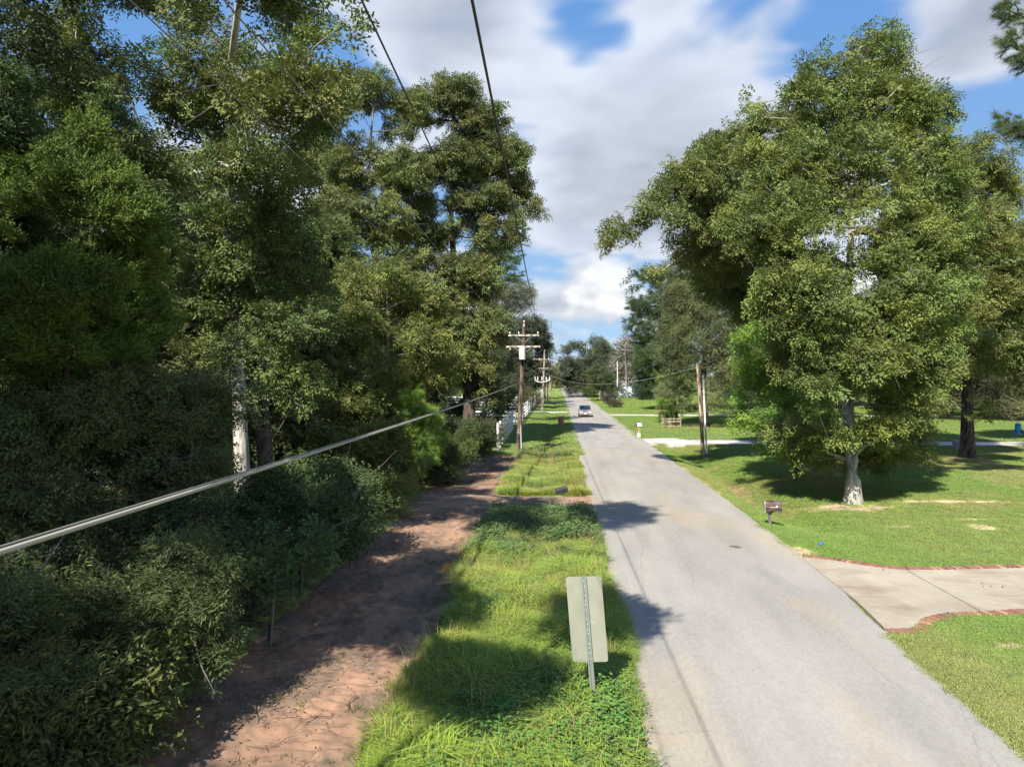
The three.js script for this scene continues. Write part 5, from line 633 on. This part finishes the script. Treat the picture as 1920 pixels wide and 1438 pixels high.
// cars
function car(label, x, z, paint, turn) {
  const t = thing('sedan_car', label, 'car', x, 0.06, z, turn); const P = new THREE.MeshPhysicalMaterial({ color: paint, roughness: 0.35, metalness: 0.35, clearcoat: 0.6, clearcoatRoughness: 0.1 }), G = std(0.02, 0.03, 0.035, 0.08), K = std(0.015, 0.015, 0.015, 0.7), CH = std(0.6, 0.6, 0.6, 0.2, 0.9);
  const prof = (pts, w, bev) => { const s = new THREE.Shape(); pts.forEach(([a, b, c, d], i) => (i === 0 ? s.moveTo(a, b) : c === undefined ? s.lineTo(a, b) : s.quadraticCurveTo(c, d, a, b))); const g = new THREE.ExtrudeGeometry(s, { depth: w - 2 * bev, bevelEnabled: true, bevelSize: bev, bevelThickness: bev, bevelSegments: 4, curveSegments: 10 }); g.translate(0, 0, -(w - 2 * bev) / 2); g.rotateY(-Math.PI / 2); return g; };
  // profile along x = length, front at +x -> z after the turn
  mesh('body', prof([[2.25, 0.30], [2.33, 0.45], [2.30, 0.66, 2.36, 0.58], [1.15, 0.90, 1.9, 0.82], [-1.45, 0.95], [-2.30, 0.88, -2.0, 0.94], [-2.36, 0.5, -2.42, 0.7], [-2.25, 0.30], [-1.85, 0.28], [1.85, 0.28]], 1.78, 0.09), P, t);
  mesh('cabin', prof([[1.1, 0.90], [0.42, 1.34], [-0.15, 1.42, 0.15, 1.41], [-0.95, 1.36, -0.6, 1.42], [-1.75, 0.94, -1.3, 1.16]], 1.50, 0.14), G, t);
  mesh('roof', prof([[0.34, 1.36], [-0.15, 1.455, 0.15, 1.44], [-0.95, 1.38, -0.6, 1.455]], 1.28, 0.04), P, t);
  for (const s of [-1, 1]) { mesh('pillar', bar(V(s * 0.70, 0.92, 1.08), V(s * 0.60, 1.36, 0.4), 0.07, 0.05), P, t); mesh('headlight', new RoundedBoxGeometry(0.36, 0.16, 0.14, 3, 0.05).translate(s * 0.62, 0.66, 2.24), std(0.8, 0.82, 0.85, 0.1, 0.2), t); mesh('mirror', new RoundedBoxGeometry(0.2, 0.14, 0.12, 3, 0.05).translate(s * 0.99, 1.0, 0.85), P, t); mesh('fog_light', cyl(0.06, 0.06, 0.04, 0, 0, 0, 12).rotateX(Math.PI / 2).translate(s * 0.62, 0.4, 2.36), std(0.5, 0.5, 0.5, 0.2), t);
    for (const zz of [1.42, -1.42]) { const wgrp = mesh('wheel', new THREE.TorusGeometry(0.24, 0.09, 10, 24).rotateY(Math.PI / 2), K, t); wgrp.position.set(s * 0.82, 0.30, zz); mesh('rim', cyl(0.2, 0.2, 0.12, 0, 0, 0, 18).rotateZ(Math.PI / 2), CH, wgrp); } }
  mesh('grille', new RoundedBoxGeometry(0.72, 0.15, 0.08, 2, 0.03).translate(0, 0.63, 2.33), K, t); mesh('lower_grille', new RoundedBoxGeometry(1.0, 0.12, 0.06, 2, 0.03).translate(0, 0.37, 2.38), K, t); mesh('bumper', new RoundedBoxGeometry(1.72, 0.2, 0.16, 3, 0.07).translate(0, 0.48, 2.33), P, t); mesh('number_plate', box(0.32, 0.16, 0.02, 0, 0.50, 2.425), std(0.7, 0.7, 0.68, 0.5), t); mesh('rear_view_mirror', box(0.22, 0.07, 0.03, 0, 1.22, 0.72), K, t);
  return t;
}
car('silver beige sedan driving towards the viewer on the road', 3.72, -97.6, lin(0.42, 0.37, 0.33), 0);
car('far white car at the end of the road', V(0.32,1.18,-420.94).x, -420, lin(0.75, 0.75, 0.75), 0);
// small litter
{ const c = acc(); tubeInto(c, [V(-0.16, 0.02, -0.06), V(-0.03, 0.03, -0.05), V(0.06, 0.04, 0.05), V(0.2, 0.015, 0.06)], [0.012, 0.03, 0.05, 0.012], 7); tubeInto(c, [V(0.02, 0.03, 0), V(0.1, 0.03, -0.09)], [0.02, 0.012], 5); const m = mesh('twig', accGeo(c), std(0.13, 0.10, 0.08, 0.9)); m.position.set(5.8, 0.06, -23.2); tag(m, 'small dark broken twig lying on the road near the driveway', 'twig'); }
{ const t = thing('drink_can', 'crumpled blue can lying in the grass near the driveway', 'can', 8.78, 0.05, -23.74, 0.6); const b = mesh('can', new THREE.LatheGeometry([[0, -0.1], [0.05, -0.1], [0.058, -0.08], [0.045, -0.01], [0.058, 0.06], [0.05, 0.1], [0, 0.1]].map(([a, b]) => new THREE.Vector2(a, b)), 14), std(0.05, 0.19, 0.55, 0.35, 0.4), t); b.rotation.z = 1.5; b.position.y = 0.03; const e = mesh('can_end', cyl(0.045, 0.045, 0.008, 0, 0, 0, 14), STEEL, t); e.rotation.z = 1.5; e.position.set(0.1, 0.037, 0); }
{ const t = thing('tree_stump', 'thin grey broken trunk standing at the corner of the dirt crossing', 'stump', -8.0, 0, -39); mesh('trunk', tube([V(0, -0.1, 0), V(0.03, 0.6, 0), V(-0.02, 1.3, 0.02)], [0.14, 0.11, 0.09], 9), BARK.dead, t); mesh('broken_top', cyl(0.01, 0.09, 0.3, -0.02, 1.42, 0.02, 6), BARK.dead, t); }
{ const R = rng(31), t = thing('brush_pile', 'low pile of dead brown branches in the grass beyond the first pole', 'branch pile', [-0.81,-55.73][0], 0, [-0.81,-55.73][1]); for (let i = 0; i < 14; i++) { const a = R() * 3.14, l = 0.5 + R() * 0.7, y = 0.08 + R() * 0.22; mesh('branch', tube([V(-Math.cos(a) * l, y * 0.4, -Math.sin(a) * l * 0.6), V((R() - 0.5) * 0.3, y, (R() - 0.5) * 0.3), V(Math.cos(a) * l, y * 0.5, Math.sin(a) * l * 0.6)], [0.03, 0.025, 0.01], 5), BARK.pine, t); } }


// ---------------------------------------------------------------- grass, weeds, litter
function tuftGeo(seed, n, rad, h, w, bend) {
  const R = rng(seed), P = [];
  for (let i = 0; i < n; i++) {
    const a = R() * 6.283, r = rad * Math.sqrt(R()), x = Math.cos(a) * r, z = Math.sin(a) * r, f = R() * 6.283, l = h * (0.5 + 0.6 * R()), b = bend * (0.4 + R()), dx = Math.cos(f), dz = Math.sin(f), sx = -dz * w * 0.5, sz = dx * w * 0.5;
    const mx = x + dx * b * l * 0.3, mz = z + dz * b * l * 0.3, my = l * 0.62, tx = x + dx * b * l, tz = z + dz * b * l, ty = l * (1 - 0.35 * b);
    P.push(x - sx, 0, z - sz, x + sx, 0, z + sz, mx + sx * 0.8, my, mz + sz * 0.8, x - sx, 0, z - sz, mx + sx * 0.8, my, mz + sz * 0.8, mx - sx * 0.8, my, mz - sz * 0.8, mx - sx * 0.8, my, mz - sz * 0.8, mx + sx * 0.8, my, mz + sz * 0.8, tx, ty, tz);
  }
  return fromTris(P);
}
function weedGeo(seed, n) {
  const R = rng(seed), P = [], rv = (k) => (R() - 0.5) * 2 * k;
  for (let s = 0; s < 7; s++) { const a = R() * 6.283, lean = 0.25 + 0.5 * R(), h = 0.14 + 0.2 * R(); for (let i = 0; i < n; i++) { const t = (i + 1) / n, o = V(Math.cos(a) * lean * t * h, t * h, Math.sin(a) * lean * t * h), f = R() * 6.283; leafInto(P, 0, o, V(Math.cos(f), 0.25 + rv(0.3), Math.sin(f)).normalize(), V(rv(0.5), 1, rv(0.5)).normalize(), 0.055 + 0.035 * R(), 0.03, 0.15); } }
  return fromTris(P);
}
{
  const R = rng(901), tall = [], weeds = [], yellow = [];
  const lim = (x, z) => { const e = 1.42 + 0.1 * Math.sin(z * 0.7), w = -2.8 + 1.5 * (fbm2(z * 0.55, 9, 4) - 0.5); return x < e + 0.3 * (fbm2(z * 1.7, 3, 3) - 0.45) && x > w; };
  // tall roadside verge: z -4 to -54
  for (let i = 0; i < 30000; i++) {
    const z = -3 - 51 * Math.pow(R(), 1.15), x = mix(-3.1, 1.6, R());
    if (!lim(x, z + 0) || (z < -28.5 + 0.6 * (fbm2(x * 1.2, 3, 3) - 0.5) && z > -33.1 + 0.6 * (fbm2(x * 1.2, 8, 3) - 0.5) && x < 1.6)) continue;
    const n = fbm2(x * 0.6, z * 0.6, 3), edge = Math.min(1, (1.5 - x) / 0.5) * Math.min(1, (x + 3) / 0.35), far = sstep(-38, -46, z), b = (0.75 + 0.5 * R()), dry = sstep(0.52, 0.62, fbm2(x * 0.9 + 30, z * 0.9, 3)) * 0.5 + far * 0.25;
    const wn = 9 * (fbm2(x * 0.7 + 60, z * 0.7, 3) - 0.5), weedy = sstep(-14.5 , -12.0, z + wn * 0.7) * sstep(-1.6, 0.2, x + wn * 0.4) + sstep(-22, -27, z + wn) * (1 - sstep(-29, -29.5, z)) + 0.8 * sstep(1.5, 2.6, wn);
    if (R() < weedy * 0.55) { const y = groundH(x, z); weeds.push([x, y, z, (R() - 0.5) * 0.4, R() * 6.28, (R() - 0.5) * 0.4, (0.8 + 0.8 * R()) * (0.6 + 0.4 * edge) * (z < -20 ? 1.2 : 1), mix(0.06, z < -20 ? 0.10 : 0.15, R()) * b, (z < -20 ? 0.165 : 0.22) * b, 0.022 * b]); continue; }
    tall.push([x, groundH(x, z) - 0.02, z, (R() - 0.5) * 0.3, R() * 6.28, (R() - 0.5) * 0.3, (0.35 + 1.0 * n * (0.5 + R()) * (0.6 + 0.9 * fbm2(x * 2.2 + 7, z * 2.2, 2))) * (0.55 + 0.45 * edge) * (1 - 0.25 * far), mix(0.235, 0.29, dry) * b, mix(0.335, 0.27, dry) * b, 0.024 * b]);
  }
  for (let i = 0; i < 190; i++) { const z = -13.5 - 12.5 * R(), x = mix(-1.8, 1.2, R()); if (fbm2(x, z, 2) < 0.45) continue; yellow.push([x, groundH(x, z) + 0.24 + 0.12 * R(), z, R(), R() * 6, R(), 0.7 + 0.5 * R(), 0.75, 0.55, 0.02]); }
  const tuft = tuftGeo(1, 34, 0.17, 0.46, 0.011, 0.85), lawn = tuftGeo(2, 60, 0.24, 0.085, 0.009, 0.9), big = tuftGeo(3, 60, 0.55, 0.12, 0.02, 0.8), weed = weedGeo(4, 7), stray = tuftGeo(5, 16, 0.07, 0.16, 0.009, 0.8);
  tag(instances('grass', tuft, GRASS, tall, scene), 'tall bright grass on the verge left of the road');
  tag(instances('weeds', weed, GRASS, weeds, scene), 'leafy low weeds on the verge round the sign post and the tilted mailbox');
  const fl = fromTris((() => { const P = []; for (let k = 0; k < 6; k++) { const a = k * 1.047; leafInto(P, 0, V(0, 0, 0), V(Math.cos(a), 0.3, Math.sin(a)).normalize(), V(0, 1, 0), 0.026, 0.02, 0.1, 2); } return P; })());
  tag(instances('wild_flowers', fl, GRASS, yellow, scene), 'tiny yellow wild flowers scattered in the verge grass', null, null, 'stuff');
  // mown lawn, right
  const cut = [], farG = [];
  const inDrive = (x, z) => (z < -15.6 && z > -22.6 && x < 20.2 && (() => { let a = -22.2, b = -16; for (let k = 0; k < northPts.length - 1; k++) if (x >= northPts[k].x && x <= northPts[k + 1].x) a = mix(northPts[k].z, northPts[k + 1].z, (x - northPts[k].x) / (northPts[k + 1].x - northPts[k].x)); for (let k = 0; k < southPts.length - 1; k++) if (x >= southPts[k].x && x <= southPts[k + 1].x) b = mix(southPts[k].z, southPts[k + 1].z, (x - southPts[k].x) / (southPts[k + 1].x - southPts[k].x)); return z > a - 0.36 && z < b + 0.36; })());
  const inFar = (x, z) => z < -55.2 && z > -64.4 && z < (x < 8.2 ? -57.3 : x < 8.9 ? -58.9 : x < 10.4 ? -55.6 : x < 12 ? -57.6 : -58.7) && z > (x < 8.6 ? -64 : x < 11.3 ? -64.4 : -62.5);
  for (let i = 0; i < 120000; i++) {
    const z = -6 - 57 * Math.pow(R(), 1.5), x = 7.1 + (0.62 * -z + 4) * R();
    if (x > 42) continue;
    const edge = mix(7.05, 7.68, sstep(-10, -24, z)) + 0.02 + 0.2 * (fbm2(z * 1.3, 3, 2) - 0.4); if (x < edge || inDrive(x, z) || inFar(x, z)) continue;
    const [bk] = bareAt(x, z); if (R() < bk * 1.15) continue;
    const n = fbm2(x * 0.22, z * 0.22, 4), m = fbm2(x * 0.9 + 9, z * 0.9, 3), dry = clamp(sstep(0.47, 0.62, fbm2(x * 0.16 + 5, z * 0.16, 4)) * 0.8 + 0.35 * sstep(-19, -24, z) * sstep(-33, -29, z) * sstep(9.5, 13, x) + 0.5 * (fbm2(x * 2, z * 2, 2) - 0.5), 0, 1), lush = sstep(0.5, 0.65, m), b = 0.7 + 0.6 * R();
    cut.push([x, groundH(x, z) - 0.01, z, (R() - 0.5) * 0.2, R() * 6.28, (R() - 0.5) * 0.2, 0.75 + 0.5 * R() + 0.3 * lush, mix(0.185, 0.29, dry) * b, mix(0.305, 0.30, dry) * b, mix(0.034, 0.08, dry) * b]);
  }
  tag(instances('lawn_grass', lawn, GRASS, cut, scene), 'mown grass of the right lawn', null, null, 'stuff');
  for (let i = 0; i < 42000; i++) {
    const left = R() < 0.24, z = (left ? -50 : -63) - 150 * Math.pow(R(), 1.7), x = left ? mix(-5, 1.3, R()) : 7.7 + (0.3 * -z + 22) * R();
    if (!left && inFar(x, z) || (z < -107 && z > -110.8 && left) || (z < -99.4 && z > -103.4 && !left) || (z < -149 && z > -154 && left) || bareAt(x, z)[0] > 0.5) continue;
    const b = 0.7 + 0.6 * R(), n = fbm2(x * 0.2, z * 0.2, 3);
    farG.push([x, groundH(x, z) - 0.01, z, 0, R() * 6.28, 0, 0.9 + 0.6 * R(), (0.16 + 0.07 * n) * b, 0.29 * b, 0.04 * b]);
  }
  tag(instances('lawn_grass', big, GRASS, farG, scene), 'mown grass of the far lawns on both sides of the road', null, null, 'stuff');
  const stalks = [], fallen = [];
  for (let i = 0; i < 900; i++) { const z = -6 - 46 * R(), x = mix(-2.8, 1.3, R()); if (!lim(x, z) || (z < -28.3 && z > -33.3)) continue; if (fbm2(x * 0.9 + 4, z * 0.6, 3) < 0.46) continue; const b = 0.7 + 0.5 * R(); stalks.push([x, groundH(x, z), z, (R() - 0.5) * 0.5, R() * 6.28, (R() - 0.5) * 0.5, 0.8 + 0.7 * R(), 0.38 * b, 0.30 * b, 0.13 * b]); }
  tag(instances('dry_stalks', tuftGeo(8, 7, 0.1, 0.62, 0.009, 0.5), GRASS, stalks, scene), 'dry straw coloured stalks in the verge grass', null, null, 'stuff');
  for (let i = 0; i < 2600; i++) { const z = -7 - 50 * R(), x = 7.7 + R() * 26; if (inFar(x, z)) continue; const drv = inDrive(x, z), t = Math.exp(-(((x - 14) / 7) ** 2) - (((z + 33) / 9) ** 2)); if (R() > 0.1 + t) continue; if (drv && R() < 0.5) continue; const b = 0.6 + 0.8 * R(); fallen.push([x, (drv ? 0.045 : groundH(x, z) + 0.06), z, R() * 0.5, R() * 6.28, R() * 0.5, 1, 0.26 * b, 0.16 * b, 0.07 * b]); }
  tag(instances('fallen_leaves', fromTris((() => { const P = []; leafInto(P, 0, V(0, 0, 0), V(1, 0, 0), V(0, 1, 0), 0.10, 0.055, 0.25); leafInto(P, 0, V(0.3, 0, 0.2), V(0.3, 0.1, 1).normalize(), V(0, 1, 0), 0.09, 0.05, 0.25); return P; })()), std(1, 1, 1, 0.9, 0, { side: THREE.DoubleSide }), fallen, scene), 'dead leaves fallen on the right lawn and driveway', null, null, 'stuff');
  // stray grass and dead litter on the clay track
  const str = [], sticks = [], leaves = [];
  for (let i = 0; i < 2600; i++) { const z = -6 - 44 * R(), x = mix(-7.4, -2.7, R()); const e = Math.max(sstep(-3.5, -2.8, x), sstep(-6.2, -7, x)), n = fbm2(x * 0.8 + 3, z * 0.8, 3); if (R() > 0.05 + 0.8 * e + (n > 0.62 ? 0.2 : 0)) continue; if (z < -29 && z > -33) continue; const b = 0.7 + 0.6 * R(); str.push([x, -0.02, z, R() * 0.4, R() * 6.28, R() * 0.4, 0.7 + 0.8 * R(), 0.12 * b, 0.15 * b, 0.03 * b]); }
  tag(instances('grass', stray, GRASS, str, scene), 'stray grass tufts along the edges of the clay track');
  const stickG = (() => { const c = acc(); tubeInto(c, [V(-0.3, 0, 0), V(-0.05, 0.03, 0.04), V(0.15, 0.02, -0.03), V(0.32, 0.01, 0.02)], [0.008, 0.011, 0.008, 0.004], 4); tubeInto(c, [V(0.0, 0.02, 0.02), V(0.1, 0.04, 0.14), V(0.16, 0.02, 0.22)], [0.006, 0.005, 0.002], 3); return accGeo(c); })();
  for (let i = 0; i < 1500; i++) { const z = -7 - 42 * Math.pow(R(), 1.1), x = mix(-7.2, -2.9, Math.pow(R(), 1.4)); const n = fbm2(x * 0.7 + 13, z * 0.7, 3); if (n < 0.38 || (z < -28.5 && z > -36 && R() < 0.8)) continue; const b = 0.5 + 0.8 * R(); sticks.push([x, 0.03 + 0.02 * R(), z, 0, R() * 6.28, (R() - 0.5) * 0.2, 0.35 + 0.9 * R() * R(), 0.20 * b, 0.14 * b, 0.10 * b]); }
  tag(instances('sticks', stickG, std(1, 1, 1, 0.95), sticks, scene), 'broken sticks lying over the clay track', null, null, 'stuff');
  const lg = fromTris((() => { const P = [], Q = rng(6); for (let k = 0; k < 9; k++) { const a = Q() * 6.28; leafInto(P, 0, V((Q() - 0.5) * 0.7, 0.01 * Q(), (Q() - 0.5) * 0.7), V(Math.cos(a), 0.1, Math.sin(a)).normalize(), V((Q() - 0.5) * 0.6, 1, (Q() - 0.5) * 0.6).normalize(), 0.045 + 0.04 * Q(), 0.022, 0.1); } return P; })());
  for (let i = 0; i < 1500; i++) { const z = -6 - 44 * R(), x = mix(-8.5, -2.9, Math.pow(R(), 1.5)); const n = fbm2(x * 0.7 + 13, z * 0.7, 3); if (n < 0.43 || (z < -28.8 && z > -33.5 && x > -6)) continue; const b = 0.5 + 0.9 * R(); leaves.push([x, 0.03 + 0.02 * R(), z, 0, R() * 6.28, 0, 0.7 + 0.8 * R(), 0.24 * b, 0.15 * b, 0.09 * b]); }
  tag(instances('leaf_litter', lg, std(1, 1, 1, 0.95, 0, { side: THREE.DoubleSide }), leaves, scene), 'dead leaves strewn over the clay track', null, null, 'stuff');
  stats.push(['grass', 0, tall.length + weeds.length + cut.length + farG.length]);
}


console.log(stats.map((s) => s.join(' ')).join('\n'));
console.log('instances', stats.reduce((a, s) => a + s[2], 0));
renderer.render(scene, camera);
